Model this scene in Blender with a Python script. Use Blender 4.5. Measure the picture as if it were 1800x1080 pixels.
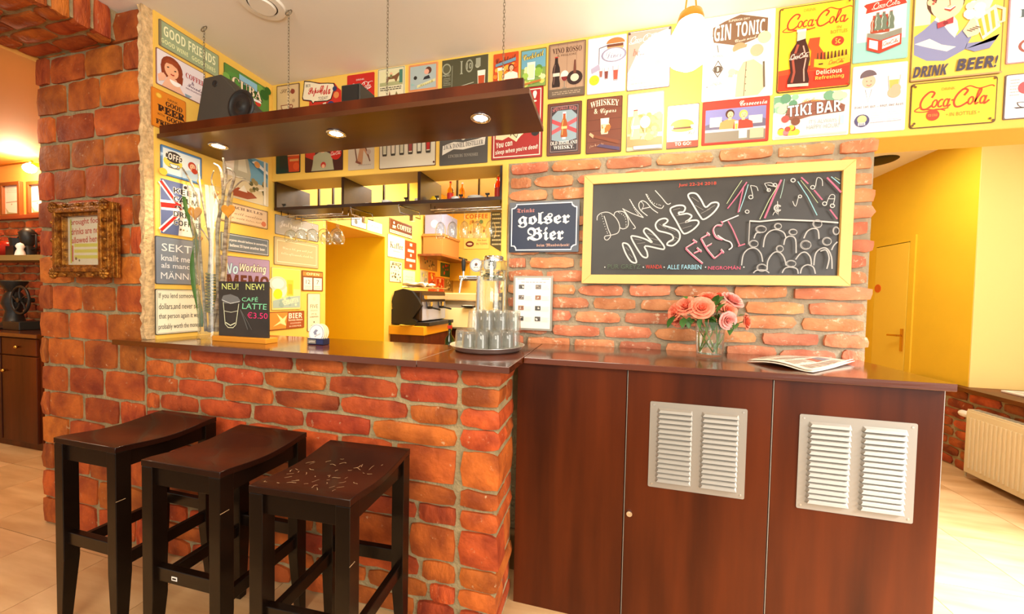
import bpy, bmesh, math, random
from mathutils import Vector, Matrix
PI = math.pi
sc = bpy.context.scene
COL = sc.collection
for o in list(bpy.data.objects): bpy.data.objects.remove(o)
rng = random.Random(7)

# ------------------------------------------------------------------ camera (Y = into the room, X = right, Z = up)
H = 1.38
YAW, PIT, ROLL, FPX = -0.24947549, 0.02918555, -0.02009382, 639.72
def cam_axes():
    cy, sy, cp, sp, cr, sr = math.cos(YAW), math.sin(YAW), math.cos(PIT), math.sin(PIT), math.cos(ROLL), math.sin(ROLL)
    fwd = Vector((sy*cp, cy*cp, -sp)); right = Vector((cy, -sy, 0)); down = fwd.cross(right)
    return right*cr + down*sr, down*cr - right*sr, fwd
R_, D_, F_ = cam_axes()
cam = bpy.data.objects.new('camera', bpy.data.cameras.new('camera')); COL.objects.link(cam)
cam.data.sensor_width = 36.0; cam.data.lens = 36.0*FPX/1800; cam.data.clip_start = 0.02
mw = Matrix.Identity(4)
for i in range(3):
    mw[i][0] = R_[i]; mw[i][1] = -D_[i]; mw[i][2] = -F_[i]
mw[0][3], mw[1][3], mw[2][3] = 0, 0, H
cam.matrix_world = mw
sc.camera = cam

def ray(px, py): return R_*((px-900)/FPX) + D_*((py-540)/FPX) + F_
def onY(px, py, Y): d = ray(px, py); return Vector((0, 0, H)) + d*(Y/d.y)
def onX(px, py, X): d = ray(px, py); return Vector((0, 0, H)) + d*(X/d.x)
def onZ(px, py, Z): d = ray(px, py); return Vector((0, 0, H)) + d*((Z-H)/d.z)

# ------------------------------------------------------------------ world, lights, exposure
w = bpy.data.worlds.new('world'); sc.world = w; w.use_nodes = True
w.node_tree.nodes['Background'].inputs[0].default_value = (1.0, 0.92, 0.81, 1)
w.node_tree.nodes['Background'].inputs[1].default_value = 0.62
sc.view_settings.view_transform = 'Standard'; sc.view_settings.look = 'None'
sc.view_settings.gamma = 1; sc.view_settings.use_curve_mapping = False
sc.view_settings.exposure = 0.46
def area(name, loc, target, size, sizey, power, color):
    l = bpy.data.lights.new(name, 'AREA'); l.shape = 'RECTANGLE'; l.size = size; l.size_y = sizey
    l.energy = power; l.color = color
    o = bpy.data.objects.new(name, l); COL.objects.link(o); o.location = loc
    o.rotation_euler = (Vector(target)-Vector(loc)).to_track_quat('-Z', 'Y').to_euler()
    return o
# daylight from the street windows behind and to the right of the photographer
area('shopfront_daylight', (3.2, -1.6, 1.7), (1.6, 2.0, 0.6), 3.0, 2.2, 100, (1.0, 0.96, 0.90))
# window over the radiator sill (outside the frame)
area('sill_window_daylight', (4.0, 2.6, 1.9), (2.6, 3.9, 1.1), 1.4, 1.4, 8, (1.0, 0.97, 0.90))
# daylight through the glazed side door, falling on the tiles at the right
area('side_door_daylight', (3.3, 0.7, 2.2), (1.95, 1.75, 0.0), 0.7, 0.9, 78, (1.0, 0.98, 0.98)).data.spread = math.radians(64)
# unseen fill added behind the camera, aimed up to brighten the ceiling
area('ceiling_fill_light', (-0.2, -0.9, 1.95), (-0.2, -0.3, 2.82), 1.4, 0.8, 26, (1.0, 0.93, 0.80))
# ceiling lamps of the guest room behind the camera
area('room_ceiling_lamp', (-0.6, -0.9, 2.75), (-0.6, 0.2, 0.0), 1.6, 1.0, 54, (1.0, 0.90, 0.74))
# ceiling lamp of the back bar, above the lintel
area('back_bar_lamp', (-1.3, 3.5, 2.78), (-1.3, 3.5, 0.0), 0.9, 1.2, 74, (1.0, 0.92, 0.76))
area('passage_lamp', (2.2, 3.6, 2.78), (2.2, 3.6, 0.0), 0.6, 0.9, 22, (1.0, 0.93, 0.78))
area('side_room_lamp', (-4.6, 1.2, 2.55), (-4.6, 1.2, 0.0), 0.8, 0.8, 22, (1.0, 0.82, 0.58))

# ------------------------------------------------------------------ materials
def lin(c): return c/12.92 if c <= 0.04045 else ((c+0.055)/1.055)**2.4
def hx(s, a=1.0):
    s = s.lstrip('#'); return (lin(int(s[0:2], 16)/255), lin(int(s[2:4], 16)/255), lin(int(s[4:6], 16)/255), a)
MATS = {}
def mat(name, color, rough=0.5, metal=0.0, bump=0.0, bscale=40, vary=0.0, vscale=6, stretch=(1, 1, 1), trans=0, emis=0, ior=1.45, rnd=0.0, coat=0.0, dark=None, spec=None):
    m = bpy.data.materials.new(name); m.use_nodes = True
    nt = m.node_tree; b = nt.nodes['Principled BSDF']
    c = hx(color) if isinstance(color, str) else color
    b.inputs['Base Color'].default_value = c
    b.inputs['Roughness'].default_value = rough; b.inputs['Metallic'].default_value = metal
    b.inputs['IOR'].default_value = ior
    if spec is not None: b.inputs['Specular IOR Level'].default_value = spec
    if coat: b.inputs['Coat Weight'].default_value = coat; b.inputs['Coat Roughness'].default_value = 0.08
    if trans: b.inputs['Transmission Weight'].default_value = trans
    if emis: b.inputs['Emission Color'].default_value = c; b.inputs['Emission Strength'].default_value = emis
    N = nt.nodes.new; L = nt.links.new
    if vary or bump or rnd:
        tc = N('ShaderNodeTexCoord'); mp = N('ShaderNodeMapping'); mp.inputs['Scale'].default_value = stretch
        if rnd:
            oi = N('ShaderNodeObjectInfo'); cmb = N('ShaderNodeVectorMath'); cmb.operation = 'SCALE'
            cv = N('ShaderNodeCombineXYZ'); L(oi.outputs['Random'], cv.inputs[0]); L(oi.outputs['Random'], cv.inputs[1])
            L(cv.outputs[0], cmb.inputs[0]); cmb.inputs['Scale'].default_value = 37.0
            ad = N('ShaderNodeVectorMath'); ad.operation = 'ADD'
            L(tc.outputs['Object'], ad.inputs[0]); L(cmb.outputs[0], ad.inputs[1]); L(ad.outputs[0], mp.inputs[0])
        else: L(tc.outputs['Object'], mp.inputs[0])
    if vary or rnd:
        ns = N('ShaderNodeTexNoise'); ns.inputs['Scale'].default_value = vscale; ns.inputs['Detail'].default_value = 5
        L(mp.outputs[0], ns.inputs[0])
        mx = N('ShaderNodeMix'); mx.data_type = 'RGBA'
        c2 = hx(dark) if dark else tuple([v*(1-vary) for v in c[:3]]+[1])
        mx.inputs[6].default_value = c2; mx.inputs[7].default_value = c
        rp = N('ShaderNodeMapRange'); rp.inputs[1].default_value = 0.35; rp.inputs[2].default_value = 0.65
        L(ns.outputs[0], rp.inputs[0]); L(rp.outputs[0], mx.inputs[0])
        out = mx.outputs[2]
        if rnd:
            hs = N('ShaderNodeHueSaturation'); mr = N('ShaderNodeMapRange'); mr.inputs[3].default_value = 1-rnd; mr.inputs[4].default_value = 1+rnd*0.6
            L(oi.outputs['Random'], mr.inputs[0]); L(mr.outputs[0], hs.inputs['Value']); L(out, hs.inputs['Color'])
            fr = N('ShaderNodeMath'); fr.operation = 'MULTIPLY'; fr.inputs[1].default_value = 7.31; L(oi.outputs['Random'], fr.inputs[0])
            f2 = N('ShaderNodeMath'); f2.operation = 'FRACT'; L(fr.outputs[0], f2.inputs[0])
            m2 = N('ShaderNodeMapRange'); m2.inputs[3].default_value = 0.5-rnd*0.022; m2.inputs[4].default_value = 0.5+rnd*0.04
            L(f2.outputs[0], m2.inputs[0]); L(m2.outputs[0], hs.inputs['Hue']); out = hs.outputs[0]
        L(out, b.inputs['Base Color'])
    if bump:
        n2 = N('ShaderNodeTexNoise'); n2.inputs['Scale'].default_value = bscale; n2.inputs['Detail'].default_value = 6
        L(mp.outputs[0], n2.inputs[0]); bp = N('ShaderNodeBump'); bp.inputs['Strength'].default_value = bump; bp.inputs['Distance'].default_value = 0.01
        L(n2.outputs[0], bp.inputs['Height']); L(bp.outputs[0], b.inputs['Normal'])
    MATS[name] = m
    return m
def brick_mat(name, base, alt, smear, amount=0.62):
    m = mat(name, base, 0.72, bump=0.55, bscale=38, vary=0.3, vscale=9, rnd=0.34, dark=alt)
    nt = m.node_tree; N = nt.nodes.new; L = nt.links.new; b = nt.nodes['Principled BSDF']
    src = b.inputs['Base Color'].links[0].from_socket
    mp = [n for n in nt.nodes if n.type == 'MAPPING'][0]
    ns = N('ShaderNodeTexNoise'); ns.inputs['Scale'].default_value = 26; ns.inputs['Detail'].default_value = 8; ns.inputs['Roughness'].default_value = 0.7
    L(mp.outputs[0], ns.inputs[0])
    r = N('ShaderNodeMapRange'); r.inputs[1].default_value = amount; r.inputs[2].default_value = amount+0.09; L(ns.outputs[0], r.inputs[0])
    mx = N('ShaderNodeMix'); mx.data_type = 'RGBA'; L(r.outputs[0], mx.inputs[0]); L(src, mx.inputs[6]); mx.inputs[7].default_value = hx(smear)
    L(mx.outputs[2], b.inputs['Base Color'])
    rr = N('ShaderNodeMapRange'); rr.inputs[3].default_value = 0.82; rr.inputs[4].default_value = 0.5; L(ns.outputs[0], rr.inputs[0]); L(rr.outputs[0], b.inputs['Roughness'])
    return m
def attr_mat(name, rough, metal=0.0, coat=0.0, spec=0.5):
    m = mat(name, 'ffffff', rough, metal, coat=coat, spec=spec); nt = m.node_tree
    a = nt.nodes.new('ShaderNodeAttribute'); a.attribute_name = 'Col'
    nt.links.new(a.outputs['Color'], nt.nodes['Principled BSDF'].inputs['Base Color']); return m
M_BRICK_O = brick_mat('brick_orange_red', 'cc6524', '9a4017', 'd3ab7e', 0.63)
M_BRICK_C = brick_mat('brick_counter_red', 'cc5c26', '943a16', 'd8b488', 0.63)
M_BRICK_P = brick_mat('brick_back_wall_pink', 'd88c62', 'b86844', 'd2b696', 0.57)
M_BRICK_D = brick_mat('brick_side_room', 'bd5a2c', '7a3018', 'c49a74', 0.62)
M_MORTAR = mat('mortar_grey', 'ab9970', 0.92, bump=0.8, bscale=60, vary=0.3, vscale=14)
M_MORTAR_L = mat('mortar_light', 'aa9c82', 0.92, bump=0.8, bscale=60, vary=0.25, vscale=14)
M_YEL = mat('yellow_wall_paint', 'f0c458', 0.6, bump=0.08, bscale=90, vary=0.05, vscale=3)
M_YEL2 = mat('deep_yellow_wall_paint', 'ecc22e', 0.6, bump=0.08, bscale=90, vary=0.05, vscale=3)
M_CREAM = mat('pale_yellow_paint', 'f2d080', 0.6, bump=0.05, bscale=90)
M_CEIL = mat('ceiling_white_paint', 'f6efe2', 0.8, bump=0.04, bscale=60, vary=0.03, vscale=2)
M_CEIL_O = mat('orange_paint', 'f2ad50', 0.7, bump=0.04, bscale=60)
M_PLASTER = mat('rough_plaster_edge', 'e4c08c', 0.9, bump=1.0, bscale=50, vary=0.35, vscale=40)
M_TILE = mat('floor_tile_beige', 'd2ad7d', 0.33, bump=0.03, bscale=30, vary=0.16, vscale=3.2, stretch=(0.5, 3.2, 1), rnd=0.06, dark='b98f60')
M_GROUT = mat('floor_grout', '7b5f40', 0.9)
def wood(name, c1, c2, rough=0.3, stretch=(14, 14, 0.7), coat=0.3, vs=1.5, spec=0.5):
    return mat(name, c1, rough, spec=spec, bump=0.04, bscale=9, vary=0.5, vscale=vs, stretch=stretch, coat=coat, dark=c2)
M_CAB = wood('dark_walnut_laminate_vertical', '5c260b', '391505', 0.36, (3.2, 3.2, .28), 0.0, 2.2, 0.22)
M_TOP = wood('dark_walnut_laminate_horizontal', '622b0c', '441b06', 0.15, (0.5, 8, 8), 0.5)
M_STOOL = mat('black_brown_lacquer', '130904', 0.28, bump=0.03, bscale=20, vary=0.3, vscale=5, coat=0.12, spec=0.3)
M_STOOLTOP = mat('worn_dark_brown_lacquer', '240e07', 0.26, bump=0.04, bscale=30, vary=0.45, vscale=7, coat=0.2, spec=0.35)
M_SCR = mat('bare_scratched_wood', 'a98a66', 0.6)
M_STEEL = mat('brushed_steel', 'd6d3cc', 0.3, metal=0.85, bump=0.02, bscale=90)
M_CHROME = mat('chrome', 'dedede', 0.08, metal=1.0)
M_ALU = mat('satin_aluminium', 'a09a8f', 0.45, metal=0.45)
M_BRASS = mat('brass', 'd3a24a', 0.25, metal=1.0)
M_GOLD = mat('antique_gold_frame', 'b5792a', 0.35, metal=0.7, bump=0.7, bscale=70, vary=0.4, vscale=30, dark='6e3d12')
M_BLACK = mat('black_plastic', '1b1917', 0.45)
M_DGREY = mat('dark_grey_speaker_cabinet', '3d3830', 0.6, bump=0.05, bscale=200)
M_DARK = mat('dark_void', '0a0705', 0.9)
M_WHITE = mat('white_glazed', 'f2efe8', 0.25)
M_WHITEP = mat('white_plastic', 'f3ede0', 0.45)
M_RAD = mat('radiator_cream_enamel', 'e2d4ae', 0.4)
M_SILL = mat('brown_ledge', '70380f', 0.45, vary=0.3, vscale=3, dark='52260a')
M_CHAIN = mat('dull_chain_steel', '8a7f6a', 0.4, metal=0.9)
M_DOOR = mat('yellow_door_paint', 'efca48', 0.45)
M_MUST = mat('mustard_laminate', 'd39a1c', 0.4)
M_SHELF = mat('dark_wenge_shelf', '33190b', 0.35, vary=0.3, vscale=4, stretch=(1, 10, 10))
M_FRAMEY = mat('yellow_wood_frame', 'eec070', 0.45, vary=0.08, vscale=3)
M_CARD = mat('brown_cardboard', 'a87437', 0.8)
M_TWINE = mat('olive_twine', '7d7430', 0.9, bump=1.0, bscale=120)
M_BARK = mat('birch_bark', 'bfae94', 0.8, bump=0.3, bscale=30, vary=0.9, vscale=14, stretch=(1, 1, 3), dark='6a5846')
M_LEAF = mat('green_leaf', '4f7a35', 0.45, vary=0.25, vscale=20)
M_LEAFD = mat('deep_green_leaf', '3b6428', 0.5, vary=0.3, vscale=20)
M_STEM = mat('green_stem', '7fa03e', 0.5)
M_ROSE = mat('coral_rose_petal', 'fba283', 0.6, vary=0.2, vscale=30, dark='f68463')
M_ROSEP = mat('pink_rose_petal', 'fbbcb2', 0.6, vary=0.2, vscale=30, dark='f59d92')
M_HEART = mat('orange_wood_heart', 'dd962c', 0.6, vary=0.2, vscale=20)
M_PAPER = mat('newsprint', 'efe4d4', 0.85, bump=0.02)
M_RED = mat('red_plastic', 'c22a20', 0.4)
M_ORNG = mat('orange_wood', 'e0942a', 0.5)
def glass(name, color='ffffff', rough=0.0, ior=1.45):
    return mat(name, color, rough, trans=1.0, ior=ior)
def thin_glass(name, tint='fbfdfb', highlight_white=0.012):  # even white diffuse mixed in to stand for highlights on clear glass
    m = bpy.data.materials.new(name); m.use_nodes = True; nt = m.node_tree; N = nt.nodes.new; L = nt.links.new
    nt.nodes.remove(nt.nodes['Principled BSDF']); out = nt.nodes['Material Output']
    tr = N('ShaderNodeBsdfTransparent'); tr.inputs[0].default_value = hx(tint); gl = N('ShaderNodeBsdfGlossy'); gl.inputs['Roughness'].default_value = 0.03
    df = N('ShaderNodeBsdfDiffuse'); df.inputs[0].default_value = (.9, .9, .88, 1)
    lw = N('ShaderNodeLayerWeight'); lw.inputs[0].default_value = 0.5; pw = N('ShaderNodeMath'); pw.operation = 'POWER'; pw.inputs[1].default_value = 3.0; ma = N('ShaderNodeMath'); ma.operation = 'MULTIPLY_ADD'; ma.inputs[1].default_value = 0.75; ma.inputs[2].default_value = 0.05; L(lw.outputs['Facing'], pw.inputs[0]); L(pw.outputs[0], ma.inputs[0])
    m1 = N('ShaderNodeMixShader'); m2 = N('ShaderNodeMixShader'); m2.inputs[0].default_value = highlight_white
    L(ma.outputs[0], m1.inputs[0]); L(tr.outputs[0], m1.inputs[1]); L(gl.outputs[0], m1.inputs[2]); L(m1.outputs[0], m2.inputs[1]); L(df.outputs[0], m2.inputs[2]); L(m2.outputs[0], out.inputs[0]); return m
M_GLASS = thin_glass('clear_glass')
M_TUMB = thin_glass('ribbed_tumbler_glass', 'f9faf7', 0.045)
M_WATER = glass('water', 'f4fbf6', 0.0, 1.33)
M_GREENG = glass('green_bottle_glass', '3f8a4a', 0.02)
M_ORG = glass('orange_drink', 'e8952a', 0.05)
M_REDG = glass('red_drink', 'd83a20', 0.05)
M_BULB = mat('glowing_bulb', (1.0, 0.86, 0.6, 1), emis=45)
M_SHADEG = mat('glowing_opal_glass', (1.0, 0.93, 0.78, 1), emis=22)
M_TIN = attr_mat('printed_tin', 0.33, coat=0.3)
M_PRINT = attr_mat('flat_print', 0.42)
M_CHALK = attr_mat('chalk_marks', 0.9, spec=0.1)
M_SLATE = mat('blackboard', '2f2b27', 0.42, vary=0.3, vscale=4, dark='3c3833')

# ------------------------------------------------------------------ mesh building
class MB:
    def __init__(s): s.v = []; s.f = []; s.c = []; s.col = (1, 1, 1, 1)
    def add(s, vs, fs):
        k = len(s.v); s.v += [tuple(v) for v in vs]; s.f += [tuple(i+k for i in f) for f in fs]; s.c += [s.col]*len(fs); return s
    def box(s, x0, x1, y0, y1, z0, z1, M=None):
        vs = [Vector((x, y, z)) for z in (z0, z1) for y in (y0, y1) for x in (x0, x1)]
        if M: vs = [M @ v for v in vs]
        return s.add(vs, [(0, 2, 3, 1), (4, 5, 7, 6), (0, 1, 5, 4), (2, 6, 7, 3), (0, 4, 6, 2), (1, 3, 7, 5)])
    def taper(s, a, b, ha, hb, axis='z'):
        # a,b centres (3D), ha,hb half sizes in x,y
        vs = []
        for c, h in ((a, ha), (b, hb)):
            for sy in (-1, 1):
                for sx in (-1, 1): vs.append((c[0]+sx*h[0], c[1]+sy*h[1], c[2]))
        return s.add(vs, [(0, 2, 3, 1), (4, 5, 7, 6), (0, 1, 5, 4), (2, 6, 7, 3), (0, 4, 6, 2), (1, 3, 7, 5)])
    def cone(s, a, b, r0, r1, n=16, caps=True):
        a, b = Vector(a), Vector(b); d = (b-a).normalized()
        u = d.orthogonal().normalized(); w_ = d.cross(u)
        vs = [a+(u*math.cos(2*PI*i/n)+w_*math.sin(2*PI*i/n))*r0 for i in range(n)]+[b+(u*math.cos(2*PI*i/n)+w_*math.sin(2*PI*i/n))*r1 for i in range(n)]
        fs = [(i, (i+1) % n, n+(i+1) % n, n+i) for i in range(n)]
        if caps: fs += [tuple(range(n))[::-1], tuple(range(n, 2*n))]
        return s.add(vs, fs)
    def tube(s, pts, r, n=8, caps=True):
        pts = [Vector(p) for p in pts]; rs = r if isinstance(r, (list, tuple)) else [r]*len(pts)
        vs = []; up = None
        for i, p in enumerate(pts):
            d = (pts[min(i+1, len(pts)-1)]-pts[max(i-1, 0)])
            d = d.normalized() if d.length > 1e-9 else Vector((0, 0, 1))
            u = d.orthogonal().normalized() if up is None else (up-d*up.dot(d)).normalized()
            up = u; w_ = d.cross(u)
            vs += [p+(u*math.cos(2*PI*k/n)+w_*math.sin(2*PI*k/n))*rs[i] for k in range(n)]
        fs = [(i*n+k, i*n+(k+1) % n, (i+1)*n+(k+1) % n, (i+1)*n+k) for i in range(len(pts)-1) for k in range(n)]
        if caps: fs += [tuple(range(n))[::-1], tuple(range((len(pts)-1)*n, len(pts)*n))]
        return s.add(vs, fs)
    def lathe(s, prof, c=(0, 0, 0), n=20, flute=0, fl=0.0, M=None):
        vs = []; ids = []
        for r, z in prof:
            if r < 1e-6: ids.append([len(vs)]*n); vs.append(Vector((0, 0, z)))
            else:
                ids.append(list(range(len(vs), len(vs)+n)))
                for k in range(n):
                    rr = r*(1+(fl*math.cos(flute*2*PI*k/n) if flute else 0))
                    vs.append(Vector((rr*math.cos(2*PI*k/n), rr*math.sin(2*PI*k/n), z)))
        fs = []
        for a, b in zip(ids, ids[1:]):
            for k in range(n):
                q = [a[k], a[(k+1) % n], b[(k+1) % n], b[k]]; q2 = []
                for t in q:
                    if t not in q2: q2.append(t)
                if len(q2) > 2: fs.append(tuple(q2))
        vs = [(M @ v if M else v)+Vector(c) for v in vs]
        return s.add(vs, fs)
    def prism(s, poly, y0, y1, M=None):          # polygon in x,z extruded along y
        n = len(poly); vs = [Vector((x, y0, z)) for x, z in poly]+[Vector((x, y1, z)) for x, z in poly]
        if M: vs = [M @ v for v in vs]
        return s.add(vs, [tuple(range(n)), tuple(range(n, 2*n))[::-1]]+[(i, n+i, n+(i+1) % n, (i+1) % n) for i in range(n)])
    def grid(s, P):
        ny = len(P); nx = len(P[0])
        return s.add([p for row in P for p in row], [(j*nx+i, j*nx+i+1, (j+1)*nx+i+1, (j+1)*nx+i) for j in range(ny-1) for i in range(nx-1)])
    def sphere(s, c, r, n=12, m=8, sz=1.0):
        return s.lathe([(r*math.sin(PI*i/m) if 0 < i < m else 0, -r*sz*math.cos(PI*i/m)) for i in range(m+1)], c, n)
    def mesh(s, name, mats, smooth=False, attr=False, fix=True):
        me = bpy.data.meshes.new(name); me.from_pydata(s.v, [], s.f)
        for m in (mats if isinstance(mats, (list, tuple)) else [mats]): me.materials.append(m)
        if attr:
            ca = me.color_attributes.new('Col', 'FLOAT_COLOR', 'CORNER'); k = 0
            for p, c in zip(me.polygons, s.c):
                for li in p.loop_indices: ca.data[li].color = c
        if fix:
            bm = bmesh.new(); bm.from_mesh(me); bmesh.ops.recalc_face_normals(bm, faces=bm.faces); bm.to_mesh(me); bm.free()
        if smooth:
            me.polygons.foreach_set('use_smooth', [True]*len(me.polygons))
            if smooth is not True: me.set_sharp_from_angle(angle=math.radians(smooth))
        return me
def put(name, me, parent=None, loc=None, rot=None, scale=None):
    o = bpy.data.objects.new(name, me); COL.objects.link(o)
    if parent: o.parent = parent
    if loc is not None: o.location = loc
    if rot is not None: o.rotation_euler = rot
    if scale is not None: o.scale = scale
    return o
def obj(name, mb, m, parent=None, smooth=False, bev=0, attr=False, fix=True, **k):
    o = put(name, mb.mesh(name, m, smooth, attr, fix), parent, **k)
    if bev:
        b = o.modifiers.new('bevel', 'BEVEL'); b.width = bev; b.segments = 2; b.limit_method = 'ANGLE'; b.angle_limit = math.radians(40)
    return o
def tag(o, label, cat, group=None):
    o['label'] = label; o['category'] = cat
    if group: o['group'] = group
    return o
def thing(name, label, cat, loc=(0, 0, 0), rz=0, group=None):
    o = bpy.data.objects.new(name, None); COL.objects.link(o); o.empty_display_size = 0.05
    o.location = loc; o.rotation_euler = (0, 0, rz); return tag(o, label, cat, group)
def struct(name, mb, m, parent=None, **k):
    o = obj(name, mb, m, parent, **k)
    if parent is None: o['kind'] = 'structure'
    return o
def dup(root, loc=None, rz=None, label=None, group=None):
    def cp(o, par):
        c = o.copy(); COL.objects.link(c)
        if par: c.parent = par; c.matrix_parent_inverse = o.matrix_parent_inverse.copy()
        for ch in KIDS.get(o.name, []): cp(ch, c)
        return c
    r = cp(root, None)
    if loc is not None: r.location = loc
    if rz is not None: r.rotation_euler = (0, 0, rz)
    if label: r['label'] = label
    if group: r['group'] = group
    return r
KIDS = {}
def index_kids(root):
    for o in bpy.data.objects:
        if o.parent is not None:
            KIDS.setdefault(o.parent.name, [])
            if o not in KIDS[o.parent.name]: KIDS[o.parent.name].append(o)
def point(name, loc, power, color, r=0.03, parent=None):
    l = bpy.data.lights.new(name, 'POINT'); l.energy = power; l.color = color; l.shadow_soft_size = r
    o = bpy.data.objects.new(name, l); COL.objects.link(o); o.location = loc
    return o

# ------------------------------------------------------------------ flat print: text and shapes
_TX = {}
STY = {'fr': (0x1D56C, 0x1D586), 'sc': (0x1D4D0, 0x1D4EA), 'se': (0x1D400, 0x1D41A), 'si': (0x1D468, 0x1D482), 'sb': (0x1D5D4, 0x1D5EE), 'bi': (0x1D63C, 0x1D656), 'mo': (0x1D670, 0x1D68A)}
def sty(t, st):
    if st not in STY: return t
    A, a = STY[st]
    return ''.join(chr(A+ord(c)-65) if 'A' <= c <= 'Z' else chr(a+ord(c)-97) if 'a' <= c <= 'z' else c for c in t)
def text2d(t, st='n', off=0.0):
    key = (t, st, off)
    if key in _TX: return _TX[key]
    cu = bpy.data.curves.new('t', 'FONT'); cu.body = sty(t, st); cu.resolution_u = 2; cu.offset = off; cu.align_x = 'CENTER'
    o = bpy.data.objects.new('t', cu); me = o.to_mesh()
    vs = [(v.co.x, v.co.y) for v in me.vertices]; fs = [tuple(p.vertices) for p in me.polygons]
    o.to_mesh_clear(); bpy.data.objects.remove(o); bpy.data.curves.remove(cu)
    x0, x1 = min(v[0] for v in vs), max(v[0] for v in vs); y0, y1 = min(v[1] for v in vs), max(v[1] for v in vs)
    cx, cy = (x0+x1)/2, (y0+y1)/2
    _TX[key] = ([((x-cx)/(x1-x0), (y-cy)/(y1-y0)) for x, y in vs], fs); return _TX[key]
class Art:
    """print on a plate W x Hh: u right, v up in 0..1, drawn at local y = -depth (towards the viewer)"""
    def __init__(s, W, Hh, y0=-0.0045): s.W = W; s.H = Hh; s.y = y0; s.mb = MB()
    def _add(s, pts, fs, col):
        s.y -= 0.00012; s.mb.col = hx(col); s.mb.add([(x, s.y, z) for x, z in pts], fs)
    def P(s, pts, col): s._add([(u*s.W, v*s.H) for u, v in pts], [tuple(range(len(pts)))], col); return s
    def R(s, u0, v0, u1, v1, col): return s.P([(u0, v0), (u1, v0), (u1, v1), (u0, v1)], col)
    def C(s, u, v, r, col, q=1.0, n=18, a0=0, a1=360):   # r in fraction of H, q = width/height
        pts = [((u*s.W+r*s.H*q*math.cos(math.radians(a0+(a1-a0)*i/n))), (v*s.H+r*s.H*math.sin(math.radians(a0+(a1-a0)*i/n)))) for i in range(n if a1-a0 == 360 else n+1)]
        s._add(pts, [tuple(range(len(pts)))], col); return s
    def S(s, pts, wd, col):     # stroke, wd as a fraction of H
        hw = wd*s.H/2; P = [Vector((u*s.W, v*s.H)) for u, v in pts]; vs = []; fs = []
        for i, p in enumerate(P):
            d = P[min(i+1, len(P)-1)]-P[max(i-1, 0)]
            d = d.normalized() if d.length > 1e-9 else Vector((1, 0)); n = Vector((-d.y, d.x))*hw
            vs += [(p+n)[:], (p-n)[:]]
        for i in range(len(P)-1): fs.append((2*i, 2*i+1, 2*i+3, 2*i+2))
        s._add(vs, fs, col); return s
    def B(s, m, wd, col):       # border line inset m (fraction of H)
        a = m*s.H/s.W
        e = wd*s.H/s.W
        s.R(a, m, 1-a, m+wd, col); s.R(a, 1-m-wd, 1-a, 1-m, col); s.R(a, m, a+e, 1-m, col); s.R(1-a-e, m, 1-a, 1-m, col); return s
    def T(s, t, u, v, w_, h, col, st='n', sh=0.0, rot=0.0, off=0.0, arc=0.0, out=None, outw=0.07):
        if out: s.T(t, u, v, w_+outw*h*s.H/s.W*1.4, h*(1+outw*1.2), out, st, sh, rot, off+0.045, arc)
        vs, fs = text2d(t, st, off); r = math.radians(rot); W, Hh = w_*s.W, h*s.H; out_ = []
        for x, y in vs:
            X = x*W+y*Hh*sh; Y = y*Hh + arc*Hh*(1-4*x*x)
            out_.append((u*s.W+X*math.cos(r)-Y*math.sin(r), v*s.H+X*math.sin(r)+Y*math.cos(r)))
        s._add(out_, fs, col); return s
    def K(s, t, u, v, w_, h, col, rot=0.0):
        # flowing two-word script, drawn with a broad-nib pen
        E = lambda cx, cy, rx, ry, a0=0, a1=360: [(cx+rx*math.cos(math.radians(a0+(a1-a0)*i/14)), cy+ry*math.sin(math.radians(a0+(a1-a0)*i/14))) for i in range(15)]
        def sm(P):
            out = []; g = lambda i: P[min(max(i, 0), len(P)-1)]
            for i in range(len(P)-1):
                for k in range(6):
                    t_ = k/6; p0, p1, p2, p3 = g(i-1), g(i), g(i+1), g(i+2)
                    out.append(tuple(.5*(2*p1[c]+(p2[c]-p0[c])*t_+(2*p0[c]-5*p1[c]+4*p2[c]-p3[c])*t_*t_+(3*p1[c]-p0[c]-3*p2[c]+p3[c])*t_**3) for c in (0, 1)))
            return out+[P[-1]]
        C1 = sm([(.17, .62), (.19, .86), (.12, .93), (.05, .66), (.035, .32), (.08, .06), (.15, .06), (.21, .24)])
        C2 = sm([(.62, .60), (.65, .84), (.585, .93), (.52, .66), (.505, .32), (.55, .06), (.62, .06), (.70, .24)])
        SH = [(C1, 1.5), (C2, 1.5), (sm([(.05, .2), (-.02, -.02), (.12, -.10), (.3, .0), (.42, -.10)]), .9), (sm([(.575, .93), (.66, 1.06), (.80, .90), (.95, 1.0), (1.0, .92)]), .9),
              (E(.238, .30, .032, .19), 1.1), (E(.322, .30, .034, .19, 55, 320), 1.2), (E(.395, .30, .032, .19), 1.1), (sm([(.43, .5), (.425, .18), (.44, .1), (.465, .2)]), 1.2), ([(.462, .40), (.492, .42)], 1.2),
              (E(.735, .30, .032, .19), 1.1), (sm([(.79, .2), (.835, .66), (.828, .88), (.805, .78), (.80, .3), (.815, .1), (.845, .18)]), 1.1), (E(.895, .30, .032, .19), 1.1), (sm([(.93, .5), (.925, .18), (.94, .1), (.985, .26)]), 1.2)]
        r = math.radians(rot); W, Hh = w_*s.W, h*s.H
        for P, k in SH:
            Q = [((x-.5)*W+(y-.5)*Hh*.22, (y-.5)*Hh) for x, y in P]
            Q = [((u*s.W+X*math.cos(r)-Y*math.sin(r))/s.W, (v*s.H+X*math.sin(r)+Y*math.cos(r))/s.H) for X, Y in Q]
            s.S(Q, k*.062*h*(1.0 if W > 2.2*Hh else .9), col)
        return s
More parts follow.
